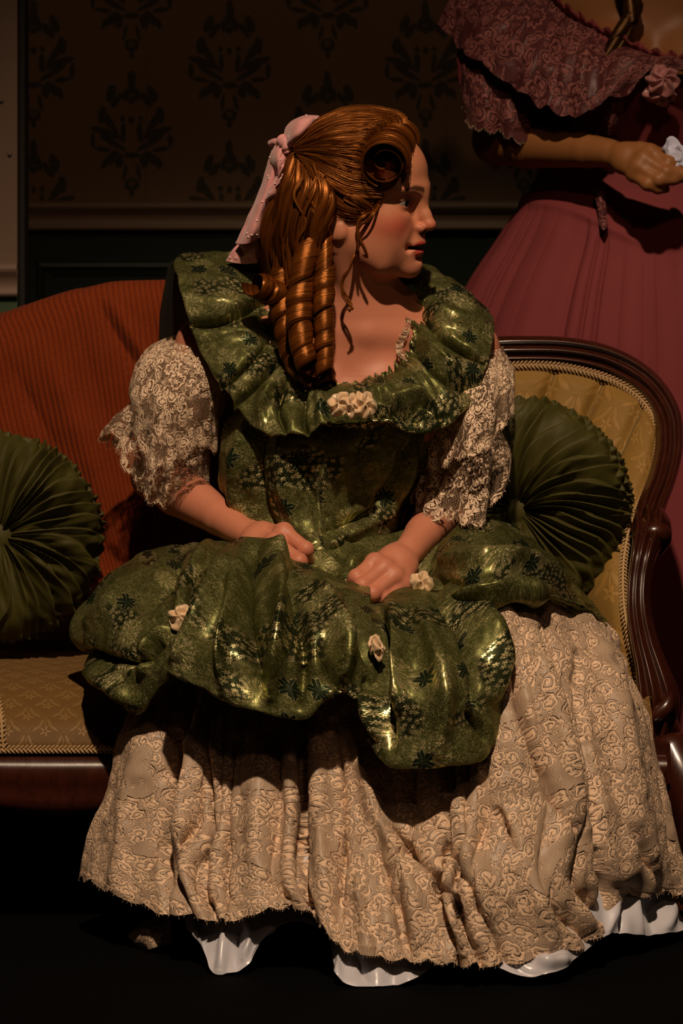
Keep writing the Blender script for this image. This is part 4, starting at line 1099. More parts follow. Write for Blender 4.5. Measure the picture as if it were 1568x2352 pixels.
# ------------------------------------------------------------------ dress fabrics
def brocade():
    M = Mat('green_brocade'); u, v = M.uv()
    wob = M.noise(M.uvs, 60, 1.0); uw = M.vec(u+(wob-.5)*.004, v+(wob-.5)*.004)
    zone = M.noise(M.uvs, 11, 1.0, .5)                         # areas of dark ground with tiny flowers
    dark = zone.ss(.53, .60)
    # scribbled gold thread
    sc2 = M.noise(uw, 120, 1.0)
    sc1 = M.noise(uw, 210, 0.0, .5, 2.2); scrib = (sc1-.5).abs().ss(.050, .016)*(sc2-.25)*1.1
    # tiny flowers
    d, lx, ly, r1, r2 = M.voro(uw, 118, .9); rr = xlen(lx, ly); an = xatan2(ly, lx)
    fl = (rr-(.0024+.0013*(an*6+r1*6).cos())).ss(.0006, -.0006)*(1-(rr-.0007).ss(.0003, -.0003))
    # chrysanthemums
    d, lx, ly, r1, r2 = M.voro(M.uvs, 10.5, .85); rr = xlen(lx, ly); an = xatan2(ly, lx)
    bend = (rr*90).sin()*.3
    pet = ((an*11+bend*4+(M.noise(M.uvs, 110, 1.0)-.5)*10+r1*20).sin()*.5+.5); pet2 = ((an*31-bend*5).sin()*.5+.5)
    R = .017+r2*.012
    rim = (rr/R+(M.noise(M.vec(an*4, r1*40), 1.0, 1.0)-.5)*.7)
    mum = rim.ss(1.05, .75)*r1.gt(.25)
    mumc = mum*(pet*.6+pet2*.5).ss(.45, .8)*rim.ss(-.1, .25)
    # dark leaves in sprays
    d, lx, ly, q1, q2 = M.voro(M.uvs, 14, 1.0); rr = xlen(lx, ly); an = xatan2(ly, lx)+q1*6.28
    lobe = (an*2.5).cos().abs()
    shape = .0085+.0105*lobe*(.8+.2*(an*12.5).cos())
    leaf = (rr-shape).ss(.0006, -.0006)*q2.gt(.40)
    edge = ((rr-shape).abs().ss(.0010, .0003))*q2.gt(.40)
    vein = ((an*2.5).sin().abs().lt(.10))*leaf
    gold = (scrib*.9*(1-dark)+scrib*.25*dark).max(fl*dark).max(mumc*.95)
    gold = (gold*(1-leaf)).max(edge*.5).max(vein*.35)
    rf = M.noise(uw, 230, 0.0, .5, 1.8); fig = (rf-.5).abs().ss(.085, .035); fig2 = M.noise(uw, 34, 0.0)
    ground = M.mix(dark, M.mix(fig*(.35+.65*fig2.ss(.35, .6)), M.mix(sc2, (.050, .055, .012), (.072, .077, .018)), (.215, .200, .078)), (.013, .018, .006))
    ground = M.mix(mum*(1-mumc)*.35, ground, (.20, .23, .06)); ground = M.mix(leaf, ground, (.008, .017, .009))
    c = M.mix(gold, ground, (.66, .56, .28))
    M.set(Base_Color=c, Roughness=.38-gold*.06, Metallic=gold*.3+.55); M.b.inputs['Specular IOR Level'].default_value = .6
    M.b.inputs['Specular Tint'].default_value = (.75, .85, .45, 1)
    M.bump(fig*.6+scrib*.7, .0010, .6)
    return M.m
def lace(name, c0, c1, net_a=.55, scale=1.0, gap=.10, under=None):
    """corded floral lace: raised scrolls, buds and rosettes on a fine net"""
    M = Mat(name); u, v = M.uv(); 
    wob = M.noise(M.uvs, 45/scale, 1.0); w2 = M.noise(M.uvs, 140/scale, 0.0)
    x = u+(wob-.5)*.016*scale+(w2-.5)*.004; y = v+(wob-.5)*.012*scale-(w2-.5)*.004; uw = M.vec(x, y)
    d, lx, ly, r1, r2 = M.voro(uw, 40/scale, .9); rr = xlen(lx, ly); an = xatan2(ly, lx)
    sgn = r1.gt(.5)*2-1
    sp = (rr*(150/scale)+sgn*an*(1/(2*PI))+r2*3).frac()
    scroll = (sp-.5).abs().ss(.36, .20)*rr.ss(.0138*scale, .0115*scale)
    bud = rr.ss(.0034*scale, .0022*scale)
    d, lx, ly, q1, q2 = M.voro(uw, 85/scale, 1.0); r_ = xlen(lx, ly); a_ = xatan2(ly, lx)
    pet = (r_-(.0036+.0016*(a_*5+q1*6).cos())*scale).ss(.0008*scale, -.0006*scale)*(1-(r_-.0012*scale).ss(.0004, -.0004)*.7)*q2.gt(.25)
    d, lx, ly, m1, m2 = M.voro(uw, 10.5/scale, .8); R2 = xlen(lx, ly); A2 = xatan2(ly, lx)
    med = ((R2*(560/scale)+(A2*9+R2*200).sin()*1.3).sin()*.5+.5)*R2.ss(.0225*scale, .0200*scale)*m2.gt(.35); inmed = R2.lt(.0225*scale)*m2.gt(.35)
    cover = M.noise(M.uvs, 13/scale, 1.0)
    on = cover.ss(.5-gap, .52-gap)
    mot = (scroll.max(bud).max(pet*.9))*on
    mot = mot.max(pet*.7*(1-on)*q1.gt(.7)); mot = (mot*(1-inmed)).max(med.ss(.25, .7))
    p = 1/.0021
    nx = ((x+y*.5)*p*PI).sin().abs(); ny = ((x-y*.5)*p*PI).sin().abs()
    netl = nx.lt(.30).max(ny.lt(.30))
    al = mot.ss(.12, .40).max(netl*net_a)
    cord = (mot-.45).abs().ss(.30, .05)*mot.gt(.1)
    c = M.mix(cord*.16, M.mix(mot.ss(.2, .8), c0, c1), tuple(.7*k for k in c1))
    if under is not None:                     # lace mounted on a lining cloth: the lining shows in the gaps of the net
        M.set(Base_Color=M.mix(al, under, c), Roughness=.45+al*.27)
    else:
        M.set(Base_Color=c, Roughness=.72, Alpha=al)
    M.bump(mot+netl*.10, .0034*scale, 1.0)
    return M.m
def satin(name, col, rough=.30):
    M = Mat(name); u, v = M.uv(); n = M.noise(M.uvs, 16, 3.0)
    M.set(Base_Color=M.mix(n, tuple(.9*c for c in col), col), Roughness=rough); M.b.inputs['Specular IOR Level'].default_value = .7
    M.b.inputs['Sheen Weight'].default_value = .15
    return M.m
BROC = brocade()
LACE = lace('cream_lace', (.68, .46, .305), (.84, .58, .39), .88, .80, .12, under=(.36, .26, .185))
LACES = lace('sleeve_lace', (.66, .44, .28), (.86, .62, .43), .60, .66, .12)
SATIN = satin('white_satin', (.62, .60, .66)); CREAM = satin('cream_satin', (.80, .55, .33), .32)
LINING = satin('ivory_lining', (.56, .42, .33), .40)
def rosette(name, c, R, parent, seed=0, sx=1.0, normal=(0, -1, .35), petals=9):
    """gathered ribbon rosette: overlapping crumpled loops"""
    rg = np.random.default_rng(seed); nrm = np.array(normal, float); nrm /= np.linalg.norm(nrm)
    e1 = np.cross((0, 0, 1), nrm); e1 /= np.linalg.norm(e1); e2 = np.cross(nrm, e1); e1 = e1*sx
    nr, nt = 26, 120; r = np.linspace(0, 1, nr)[:, None]; t = np.linspace(0, 2*PI, nt, endpoint=False)[None, :]
    f = petals; w = .5+.5*np.sin(f*t+3.0*r+1.1*np.sin(2*t+seed)); w2 = np.sin((f*2+1)*t-5*r+seed)
    rad = R*r*(.86+.20*w*r+.03*w2*r)
    h = R*(.50*(1-r**2.6)+.42*(w-.5)*np.sin(PI*np.clip(r*.98, 0, 1))**.8+.05*w2*r*(1-r*.5)+.20*np.sin(7*r+t+seed)*r*(1-r)*2)
    a = t+.9*r*(1-r)*1.2
    P = np.asarray(c)+rad[..., None]*(np.cos(a)[..., None]*e1+np.sin(a)[..., None]*e2)+h[..., None]*nrm
    return sheet(name, P, CREAM, parent, closed=True, thick=.0012)

SC_ = lambda S: [(a_, w_*(.8 if h_ < 0 else 1.0), h_*(1.8 if h_ < 0 else 1.3)) for a_, w_, h_ in S]
# ------------------------------------------------------------------ bodice
ring = []
for py, xl, xr, dep, yc in ((880, 560, 1050, .135, .03), (940, 530, 1050, .150, .02), (1000, 505, 1020, .152, .015), (1060, 498, 990, .148, .015), (1120, 508, 958, .140, .015), (1180, 540, 930, .132, .01), (1240, 575, 915, .130, .0), (1300, 600, 905, .130, -.01), (1360, 600, 910, .12, -.01)):
    th = np.linspace(0, 2*PI, 36, endpoint=False); q = []
    for a in th:
        cx, rx = (xl+xr)/2, (xr-xl)/2
        Y = yc-dep*math.copysign(abs(math.cos(a))**.85, math.cos(a)) if math.cos(a) > 0 else yc-.10*math.cos(a)
        q.append(at(cx+rx*math.copysign(abs(math.sin(a))**.9, math.sin(a)), py, Y))
    ring.append(np.array(q))
tt = np.linspace(0, 1, 360, endpoint=False)
R_ = np.array([crc(q, tt) for q in ring]); P = cr(R_, np.linspace(0, 1, 220))
N = normals(np.concatenate([P, P[:, :1]], 1))[:, :-1]; N *= np.sign((N*(P-P.mean((0, 1)))).sum(-1).mean())
front = sstep(.0, -.06, P[..., 1])
P2 = strokes(P, SC_([([(560, 960), (540, 1060), (545, 1150), (590, 1210)], 14, .010), ([(600, 980), (590, 1080), (610, 1180), (650, 1240)], 16, -.010), ([(640, 990), (640, 1080), (660, 1160), (690, 1230)], 14, .009),
    ([(690, 1000), (700, 1090), (730, 1180), (745, 1270)], 15, -.006), ([(880, 1180), (800, 1230), (720, 1270)], 16, .009), ([(900, 1130), (830, 1190), (740, 1225)], 14, -.008), ([(930, 1080), (880, 1150), (800, 1180)], 14, .006),
    ([(950, 980), (940, 1060), (920, 1120), (890, 1190)], 12, .010), ([(965, 960), (925, 1050), (900, 1110), (860, 1160)], 12, -.008), ([(780, 990), (775, 1060), (790, 1130)], 22, .006), ([(850, 980), (830, 1050), (840, 1110)], 18, -.005),
    ([(760, 1190), (800, 1250), (850, 1290)], 12, -.007), ([(660, 1250), (720, 1290), (800, 1300)], 14, .006)]), N)
P = P+(P2-P)*front[..., None]+N*(vnoise(P, 22)*.008+vnoise(P, 55)*.004+vnoise(P, 120)*.0015)[..., None]
bodice = sheet('bodice', P, BROC, woman, closed=True)

SC_ = lambda S: [(a_, w_*(.8 if h_ < 0 else 1.0), h_*(1.8 if h_ < 0 else 1.3)) for a_, w_, h_ in S]
# ------------------------------------------------------------------ wide ruffled collar
inner = [(760, 640, .105), (690, 650, .09), (622, 668, .05), (604, 720, .005), (622, 790, -.035), (662, 850, -.062), (730, 888, -.080), (800, 900, -.086), (862, 882, -.084), (912, 852, -.074), (946, 806, -.050), (958, 745, -.02), (968, 690, .02), (935, 655, .08), (850, 640, .105)]
outer = [(740, 600, .235), (560, 590, .235), (408, 594, .10), (408, 668, -.02), (452, 788, -.055), (522, 905, -.10), (622, 1003, -.150), (765, 985, -.180), (885, 970, -.180), (1000, 990, -.155), (1085, 925, -.11), (1128, 810, -.06), (1124, 706, .04), (1000, 640, .20), (880, 615, .235)]
nU, nV = 900, 60
t = np.linspace(0, 1, nU, endpoint=False)
I3, O3 = crc(ats(inner), t), crc(ats(outer), t)
rows = []
for s_ in np.linspace(0, 1, nV):
    rows.append(I3+(O3-I3)*s_)
P = np.array(rows); sV = np.linspace(0, 1, nV)[:, None]
N = normals(np.concatenate([P, P[:, :1]], 1))[:, :-1]
cen = at(800, 800, .15); N *= np.sign((N*(P-cen)).sum(-1))[..., None]
P += N*(.030*np.sin(PI*sV**.8)*(1-.2*sV))[..., None]                         # puffed out
rg = np.random.default_rng(8)
jt = t*34+.35*np.sin(t*2*PI*5)+.25*np.sin(t*2*PI*11+1)
gath = np.sin(2*PI*jt)
P += N*(gath*(.0034*np.exp(-(sV/.22)**2)+.0010))[..., None]                   # small gathers at the neckline
broad = .0050*np.sin(2*PI*(t*7+.3*np.sin(2*PI*t*3)))+.0022*np.sin(2*PI*(t*17+.2))
P += N*(broad*sV**1.2)[..., None]
P = strokes(P, SC_([([(640, 830), (560, 905), (530, 935)], 9, -.018), ([(620, 780), (520, 880), (480, 850)], 7, -.012), ([(600, 700), (500, 740), (440, 745)], 11, -.014), ([(610, 690), (520, 700), (430, 690)], 20, .010),
    ([(700, 900), (690, 950), (705, 990)], 10, -.016), ([(735, 905), (740, 950), (735, 985)], 12, .014), ([(760, 960), (860, 950), (940, 935)], 10, -.014), ([(870, 900), (900, 930), (960, 960)], 10, -.012), ([(920, 870), (960, 920), (1000, 975)], 14, .010),
    ([(950, 800), (1020, 870), (1080, 900)], 9, -.014), ([(965, 720), (1040, 790), (1110, 830)], 10, -.016), ([(960, 760), (1050, 850), (1110, 870)], 16, .010), ([(975, 690), (1050, 730), (1120, 760)], 18, .009), ([(640, 850), (600, 930), (600, 985)], 14, .012), ([(660, 870), (640, 930), (655, 990)], 8, -.012), ([(930, 945), (970, 935), (1010, 960)], 9, -.012), ([(880, 925), (930, 915), (985, 925)], 12, .010)]), N)
P += N*(vnoise(P, 30)*.006+vnoise(P, 70)*.003+vnoise(P, 130)*.0014)[..., None]
# rolled hem
P[-1] += (P[-3]-P[-2])*.8-N[-1]*.002
collar = sheet('collar_ruffle', P, BROC, woman, closed=True, thick=.0016)
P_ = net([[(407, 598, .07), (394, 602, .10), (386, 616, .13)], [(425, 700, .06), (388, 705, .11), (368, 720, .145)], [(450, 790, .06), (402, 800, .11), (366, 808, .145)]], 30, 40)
sheet('collar_underside', P_, plain('painted_collar_shade', (.010, .012, .007), .7), collar, thick=.0012)  # shade under the ruffle painted as a near-black colour
# standing frill along the neckline
B0 = P[2]; frill = []
up = I3-O3; up /= np.linalg.norm(up, axis=1, keepdims=True)
for s_ in np.linspace(0, 1, 8):
    z = np.sin(2*PI*(t*62+.4*np.sin(2*PI*t*7))); z2 = np.sin(2*PI*(t*37+.5*np.sin(2*PI*t*5)))
    frill.append(B0+up*(.0085*s_*(1+.35*z2[:, None]))+N[2]*(.0030*s_*z+.0030*s_*z2+.003*s_)[:, None])
sheet('neck_frill', np.array(frill), BROC, collar, closed=True, thick=.001)
# lace edge of the chemise peeping out
for L in ([(612, 700, .0), (622, 750, -.02), (618, 785, -.036), (640, 800, -.05)], [(948, 730, -.028), (938, 765, -.040), (924, 800, -.058), (938, 832, -.066)]):
    a = cr(ats(L), np.linspace(0, 1, 120)); k = np.linspace(0, 1, 120); o = np.array((1, 0, .2)) if L[0][0] < 784 else np.array((-1, 0, .2))
    P_ = np.array([a+o*(.010*s_)+np.array((0, -1, 0))*(.006+.004*np.sin(k*60)*s_+.005*s_)[:, None]+np.array((0, 0, 1))*(.003*np.sin(k*47)*s_)[:, None] for s_ in np.linspace(0, 1, 8)])
    sheet('chemise_lace', P_, LACES, collar)
c = at(808, 928, -.205)
ros = rosette('rosette', at(836, 930, -.212), .0195, collar, 3, .9, (.10, -1, .3), 5)
rosette('rosette', at(780, 928, -.208), .0185, collar, 5, .9, (-.2, -1, .3), 4)
rosette('rosette', at(808, 932, -.214), .0175, collar, 8, .55, (0, -1, .25), 4)

# ------------------------------------------------------------------ lace sleeves: two gathered tiers on each arm
def flounce(name, rings, nf, amp, parent, mat, seed=0, scal=.004, nu=420, nv=46):
    """rings: list of (centre px, py, Y, half-width m, half-depth m, tilt) from top to hem"""
    rg = np.random.default_rng(seed); t = np.linspace(0, 2*PI, nu, endpoint=False); rows = []
    for (px, py, Y, rx, ry, tilt, tipY) in rings:
        c = at(px, py, Y); e1 = np.array((math.cos(tilt), 0, -math.sin(tilt))); e2 = np.array((0, -math.cos(tipY), -math.sin(tipY)))
        rows.append(c+rx*np.cos(t)[:, None]*e1+ry*np.sin(t)[:, None]*e2)
    R = cr(np.array(rows), np.linspace(0, 1, nv)); s_ = np.linspace(0, 1, nv)[:, None]
    cen = cr(np.array([r.mean(0) for r in rows]), np.linspace(0, 1, nv))[:, None]
    d = R-cen; d /= np.linalg.norm(d, axis=-1, keepdims=True)
    ph = nf*t+.9*np.sin(2*t+seed)+.5*np.sin(5*t+seed*2)
    f = np.sin(ph)*(.55+.45*np.sin(1.7*t+seed))+.35*np.sin(2*ph+1)
    R = R+d*(amp*f*s_**1.1)[..., None]
    ax = cen[-1, 0]-cen[0, 0]; ax /= np.linalg.norm(ax)
    R = R+ax*((.016*np.sin(2*t+seed*1.9)+.010*np.sin(3*t+seed))[None, :]*s_**2*min(1.0, amp/.01))[..., None]
    R[-6:] += ax*(scal*np.abs(np.sin(t*nf*1.6+seed)))[None, :, None]*np.linspace(0, 1, 6)[:, None, None]
    R = R+d*(vnoise(R, 70)*.005)[..., None]
    o = sheet(name, R, mat, parent, closed=True)
    # fringe of fine threads along the scalloped edge
    paths, rad = [], []
    for k in range(0, nu, 2):
        b = R[-1, k]; paths.append([b, b+ax*(.0025+.0015*rg.random())+rg.normal(size=3)*.0009]); rad.append(.00028)
    V, Fc, _ = tubes([np.array(p) for p in paths], rad, 3); fr = poly('fringe', V, Fc, FR, o); fr['kind'] = 'stuff'
    return o
FR = plain('lace_thread', (.80, .55, .36), .8)
sl = flounce('lace_sleeve', [(470, 790, .03, .048, .055, .2, .1), (436, 850, .03, .066, .066, .25, .1), (402, 920, .05, .068, .068, .3, .1), (388, 985, .06, .052, .055, .3, .1), (382, 1010, .07, .045, .048, .3, .1)], 6, .005, woman, LACES, 1, .0)
flounce('sleeve_tier', [(452, 800, .01, .046, .055, .3, .15), (420, 840, .0, .062, .068, .3, .2), (398, 900, -.005, .064, .078, .3, .25), (396, 960, .0, .062, .080, .35, .3), (398, 990, .0, .058, .080, .4, .3)], 5, .013, sl, LACES, 2, .006)
flounce('sleeve_tier', [(408, 930, .06, .046, .052, .3, .1), (390, 970, .06, .062, .064, .38, .2), (368, 1020, .065, .072, .080, .40, .25), (356, 1062, .07, .078, .088, .42, .28)], 6, .015, sl, LACES, 3, .007)
sr = flounce('lace_sleeve', [(1080, 800, .03, .046, .055, -.1, .1), (1085, 860, .03, .060, .066, -.1, .1), (1078, 940, .04, .062, .066, -.1, .1), (1066, 1010, .05, .050, .052, -.1, .1), (1060, 1050, .06, .043, .046, -.1, .1)], 6, .005, woman, LACES, 4, .0)
flounce('sleeve_tier', [(1085, 820, -.01, .045, .060, -.2, .1), (1090, 870, -.03, .056, .072, -.25, .2), (1084, 930, -.045, .060, .082, -.3, .25), (1080, 985, -.05, .064, .088, -.4, .3)], 5, .011, sr, LACES, 5, .006)
flounce('sleeve_tier', [(1066, 990, .02, .045, .055, -.15, .1), (1064, 1030, .0, .060, .070, -.2, .2), (1060, 1080, -.01, .068, .082, -.22, .25), (1052, 1135, -.02, .066, .086, -.25, .28)], 6, .014, sr, LACES, 6, .007)

# ------------------------------------------------------------------ lace skirt over satin
rows = [[(345, 1580, .02), (345, 1550, -.12), (450, 1500, -.23), (600, 1480, -.32), (750, 1480, -.35), (900, 1480, -.38), (1050, 1450, -.38), (1160, 1392, -.35), (1270, 1375, -.24), (1385, 1425, -.12), (1400, 1450, .02)],
        [(330, 1680, -.212), (292, 1650, -.235), (420, 1660, -.31), (570, 1660, -.36), (720, 1660, -.38), (880, 1660, -.40), (1030, 1640, -.42), (1185, 1590, -.44), (1330, 1570, -.36), (1458, 1590, -.25), (1430, 1640, -.212)],
        [(290, 1880, -.212), (232, 1850, -.25), (395, 1870, -.36), (560, 1880, -.42), (720, 1880, -.44), (880, 1880, -.46), (1040, 1870, -.49), (1210, 1840, -.50), (1385, 1815, -.42), (1522, 1825, -.28), (1490, 1870, -.212)],
        [(260, 2000, -.212), (195, 1960, -.26), (350, 1990, -.38), (530, 2020, -.46), (710, 2020, -.49), (850, 2050, -.53), (1010, 2060, -.555), (1180, 2050, -.56), (1375, 2010, -.47), (1545, 1960, -.30), (1540, 1990, -.212)],
        [(270, 2070, -.212), (186, 2012, -.26), (330, 2080, -.40), (520, 2112, -.50), (690, 2086, -.515), (795, 2180, -.57), (960, 2205, -.585), (1130, 2215, -.587), (1345, 2170, -.51), (1440, 2062, -.39), (1566, 2052, -.28), (1590, 2060, -.212)]]
P = net(rows, 620, 300)
SK = [([(392, 1690), (384, 1850), (378, 2090)], 15, -.034), ([(430, 1700), (425, 1900), (440, 2100)], 18, .014), ([(482, 1740), (478, 1900), (470, 2110)], 9, -.024), ([(330, 1680), (300, 1850), (270, 2040)], 26, .014),
      ([(535, 1700), (520, 1900), (515, 2120)], 10, -.012), ([(600, 1680), (590, 1880), (600, 2080)], 30, .014), ([(692, 1640), (694, 1850), (704, 2080)], 8, -.022), ([(665, 1650), (668, 1850), (670, 2080)], 14, .010), ([(722, 1640), (735, 1850), (750, 2080)], 16, .012),
      ([(770, 1660), (790, 1850), (775, 2120)], 10, -.014), ([(812, 1680), (860, 1850), (930, 2010), (960, 2160)], 22, .014), ([(900, 1900), (985, 2000), (1050, 2080), (1092, 2170)], 9, -.026), ([(1000, 1900), (1060, 2000), (1100, 2090)], 8, -.014),
      ([(1070, 1800), (1080, 1960), (1130, 2130)], 26, .014), ([(1172, 1470), (1190, 1600), (1235, 1740), (1290, 1860), (1312, 1900)], 11, -.028), ([(1215, 1470), (1270, 1620), (1310, 1760), (1350, 1900)], 20, .013), ([(1240, 1440), (1262, 1500), (1275, 1560)], 8, -.016),
      ([(1140, 1860), (1165, 1900), (1185, 1950)], 8, -.014), ([(1330, 1500), (1345, 1650), (1375, 1800), (1395, 2000)], 12, -.012), ([(1385, 1480), (1430, 1700), (1470, 1950)], 26, .012), ([(1390, 1960), (1402, 2030), (1392, 2130)], 12, -.022), ([(1450, 1900), (1490, 1980), (1510, 2040)], 12, -.010),
      ([(870, 1960), (900, 2060), (930, 2190)], 16, -.012), ([(830, 2000), (830, 2090), (850, 2190)], 18, .010), ([(1020, 2000), (1040, 2100), (1050, 2190)], 18, .012), ([(1200, 1960), (1240, 2080), (1260, 2190)], 30, .010)]
P = strokes(P, [(a_, w_*(.75 if h_ < 0 else 1.0), h_*(1.7 if h_ < 0 else 1.5)) for a_, w_, h_ in SK])
N = face_cam(normals(P)); uvp = arcuv(net(rows, 620, 300))
u_ = np.linspace(0, 1, 620)[None, :]; v_ = np.linspace(0, 1, 300)[:, None]
phs = u_*19+.55*np.sin(u_*2*PI*3+1)+.30*np.sin(u_*2*PI*8)+.10*np.sin(v_*3+u_*20)
plt = np.abs(np.sin(PI*phs))**.55
P = P+N*((plt-.75)*.034*(.55+.45*np.sin(u_*2*PI*5.3+.6))*(.45+.55*v_))[..., None]
P = P+N*(vnoise(P*np.array([1, 1, .3]), 34)*.012+vnoise(P, 60)*.004)[..., None]
uu = np.linspace(0, 1, 620); edge = .0065*np.abs(np.sin(uu*PI*34))
P[-8:, :, 2] -= edge[None, :]*np.linspace(0, 1, 8)[:, None]-.003
skirt = sheet('lace_skirt', P, LACE, woman, uv=uvp*np.array([1.0, 1.0]))
# fine frayed thread edge
paths, rad = [], []
rg = np.random.default_rng(2)
for k in range(0, 620, 2):
    b = P[-1, k]; paths.append(np.array([b, b+np.array((0, -.0005, -.0018-.0014*rg.random()))+rg.normal(size=3)*.001])); rad.append(.0003)
V, Fc, _ = tubes(paths, rad, 3); poly('hem_fringe', V, Fc, FR, skirt)['kind'] = 'stuff'
# the satin hem below the lace
rows = [[(290, 1950, -.212), (250, 1940, -.22), (380, 1950, -.31), (520, 1960, -.39), (640, 1960, -.42), (760, 1970, -.44), (860, 1980, -.46), (1000, 1990, -.48), (1120, 1990, -.49), (1250, 1980, -.47), (1400, 1950, -.36), (1500, 1920, -.25), (1490, 1920, -.212)],
        [(290, 2040, -.212), (250, 2030, -.23), (360, 2060, -.34), (520, 2110, -.455), (620, 2080, -.45), (730, 2080, -.46), (790, 2150, -.52), (920, 2150, -.535), (1060, 2140, -.535), (1240, 2150, -.54), (1380, 2060, -.42), (1500, 2040, -.29), (1520, 2050, -.212)],
        [(290, 2060, -.212), (250, 2045, -.24), (350, 2080, -.35), (440, 2105, -.42), (482, 2226, -.500), (525, 2236, -.508), (575, 2208, -.505), (606, 2150, -.475), (690, 2116, -.47), (752, 2150, -.50), (785, 2255, -.580), (925, 2258, -.580), (1030, 2205, -.55), (1130, 2222, -.575), (1265, 2236, -.575), (1395, 2148, -.45), (1480, 2150, -.375), (1568, 2138, -.29), (1580, 2130, -.212)]]
P = net(rows, 520, 120)
P = strokes(P, [([(520, 2130), (515, 2180), (505, 2230)], 10, .012), ([(545, 2120), (545, 2170), (540, 2220)], 8, -.012), ([(560, 2110), (575, 2160), (560, 2200)], 9, .010), ([(790, 2150), (780, 2200), (775, 2250)], 10, .012), ([(820, 2190), (830, 2230), (850, 2260)], 14, -.010),
    ([(1410, 2060), (1402, 2110), (1398, 2145)], 10, .012), ([(1425, 2060), (1428, 2110), (1430, 2150)], 8, -.014), ([(1450, 2050), (1455, 2100), (1470, 2150)], 12, .014), ([(1490, 2040), (1500, 2100), (1500, 2150)], 12, -.010), ([(1530, 2050), (1535, 2100), (1530, 2140)], 14, .012), ([(1230, 2200), (1260, 2215), (1300, 2205)], 10, .012), ([(1180, 2215), (1210, 2230), (1250, 2238)], 8, -.008)])
N = face_cam(normals(P)); P = P+N*(vnoise(P*np.array([1, 1, .4]), 45)*.012)[..., None]
P[..., 2] = np.maximum(P[..., 2], .002)
sheet('satin_underskirt', P, SATIN, woman)
# turned-up corner of hem at the left
P = net([[(290, 2148, -.30), (330, 2118, -.33), (390, 2092, -.36)], [(300, 2158, -.33), (340, 2140, -.36), (392, 2120, -.38)], [(330, 2185, -.34), (350, 2178, -.37), (395, 2165, -.38)]], 60, 24)
sheet('hem_fold', P, LACE, skirt)

# ------------------------------------------------------------------ brocade overskirt: lap and gathered swags
rows = [[(520, 1200, -.02), (640, 1210, -.09), (760, 1230, -.115), (880, 1230, -.10), (1000, 1200, -.04), (1080, 1190, .0)],
        [(500, 1260, -.08), (630, 1280, -.15), (750, 1300, -.165), (870, 1310, -.16), (1000, 1280, -.11), (1090, 1250, -.05)],
        [(480, 1330, -.18), (620, 1350, -.22), (750, 1370, -.235), (850, 1390, -.235), (990, 1370, -.20), (1100, 1330, -.14)],
        [(470, 1420, -.30), (620, 1440, -.34), (760, 1450, -.36), (860, 1480, -.37), (990, 1460, -.36), (1120, 1410, -.28)],
        [(480, 1500, -.33), (620, 1520, -.38), (760, 1530, -.40), (870, 1560, -.41), (1000, 1540, -.42), (1140, 1480, -.34)]]
P = net(rows, 240, 160)
P = strokes(P, [([(720, 1280), (760, 1330), (800, 1400)], 14, -.010), ([(690, 1310), (740, 1350), (790, 1380)], 12, .012), ([(830, 1270), (800, 1310), (790, 1360)], 12, .010), ([(770, 1270), (790, 1300), (820, 1320)], 9, -.008), ([(960, 1330), (1000, 1360), (1040, 1390)], 12, -.012)])
N = face_cam(normals(P)); P = P+N*(vnoise(P, 24)*.010+vnoise(P, 60)*.003)[..., None]
over = sheet('overskirt', P, BROC, woman, thick=.0012)
def swag(rows, S, noise=.010, nu=240, nv=200, sd=0):
    P = net(rows, nu, nv); uv = arcuv2(P)+sd*np.array((.137, .219)); P = strokes(P, [(a_, w_*(.8 if h_ < 0 else .9), h_*2.3) for a_, w_, h_ in S])
    N = face_cam(normals(P)); P = P+N*(vnoise(P+sd, 20)*noise*.9+vnoise((P+sd)*np.array([1.4, 1, .6]), 48)*.0035+vnoise(P+sd, 110)*.0009)[..., None]
    return sheet('overskirt_swag', P, BROC, over, uv=uv, thick=.0016)
swag([[(345, 1262, .03), (400, 1248, .0), (480, 1242, -.05), (550, 1246, -.09)], [(300, 1285, -.02), (370, 1270, -.06), (450, 1265, -.12), (540, 1268, -.17)], [(240, 1325, -.06), (320, 1310, -.12), (420, 1305, -.18), (520, 1320, -.24)],
      [(182, 1400, -.09), (270, 1395, -.19), (375, 1390, -.26), (470, 1400, -.33)], [(165, 1455, -.10), (245, 1470, -.23), (335, 1475, -.30), (425, 1480, -.36)],
      [(196, 1508, -.13), (250, 1535, -.25), (325, 1545, -.32), (395, 1535, -.36)], [(222, 1558, -.15), (268, 1608, -.25), (318, 1630, -.31), (385, 1565, -.35)], [(240, 1552, -.12), (278, 1598, -.22), (322, 1618, -.28), (385, 1558, -.33)]],
     [([(200, 1502), (260, 1515), (330, 1520), (372, 1485)], 9, -.022), ([(210, 1525), (270, 1570), (310, 1612)], 14, .012), ([(420, 1260), (380, 1330), (330, 1400)], 22, -.010), ([(480, 1260), (440, 1340), (410, 1410)], 16, .012), ([(300, 1330), (260, 1390), (210, 1430)], 20, .010), ([(400, 1440), (350, 1480), (330, 1540)], 12, .012), ([(370, 1450), (320, 1500), (290, 1540)], 10, -.012), ([(450, 1330), (430, 1400), (420, 1470)], 12, -.014)], sd=1)
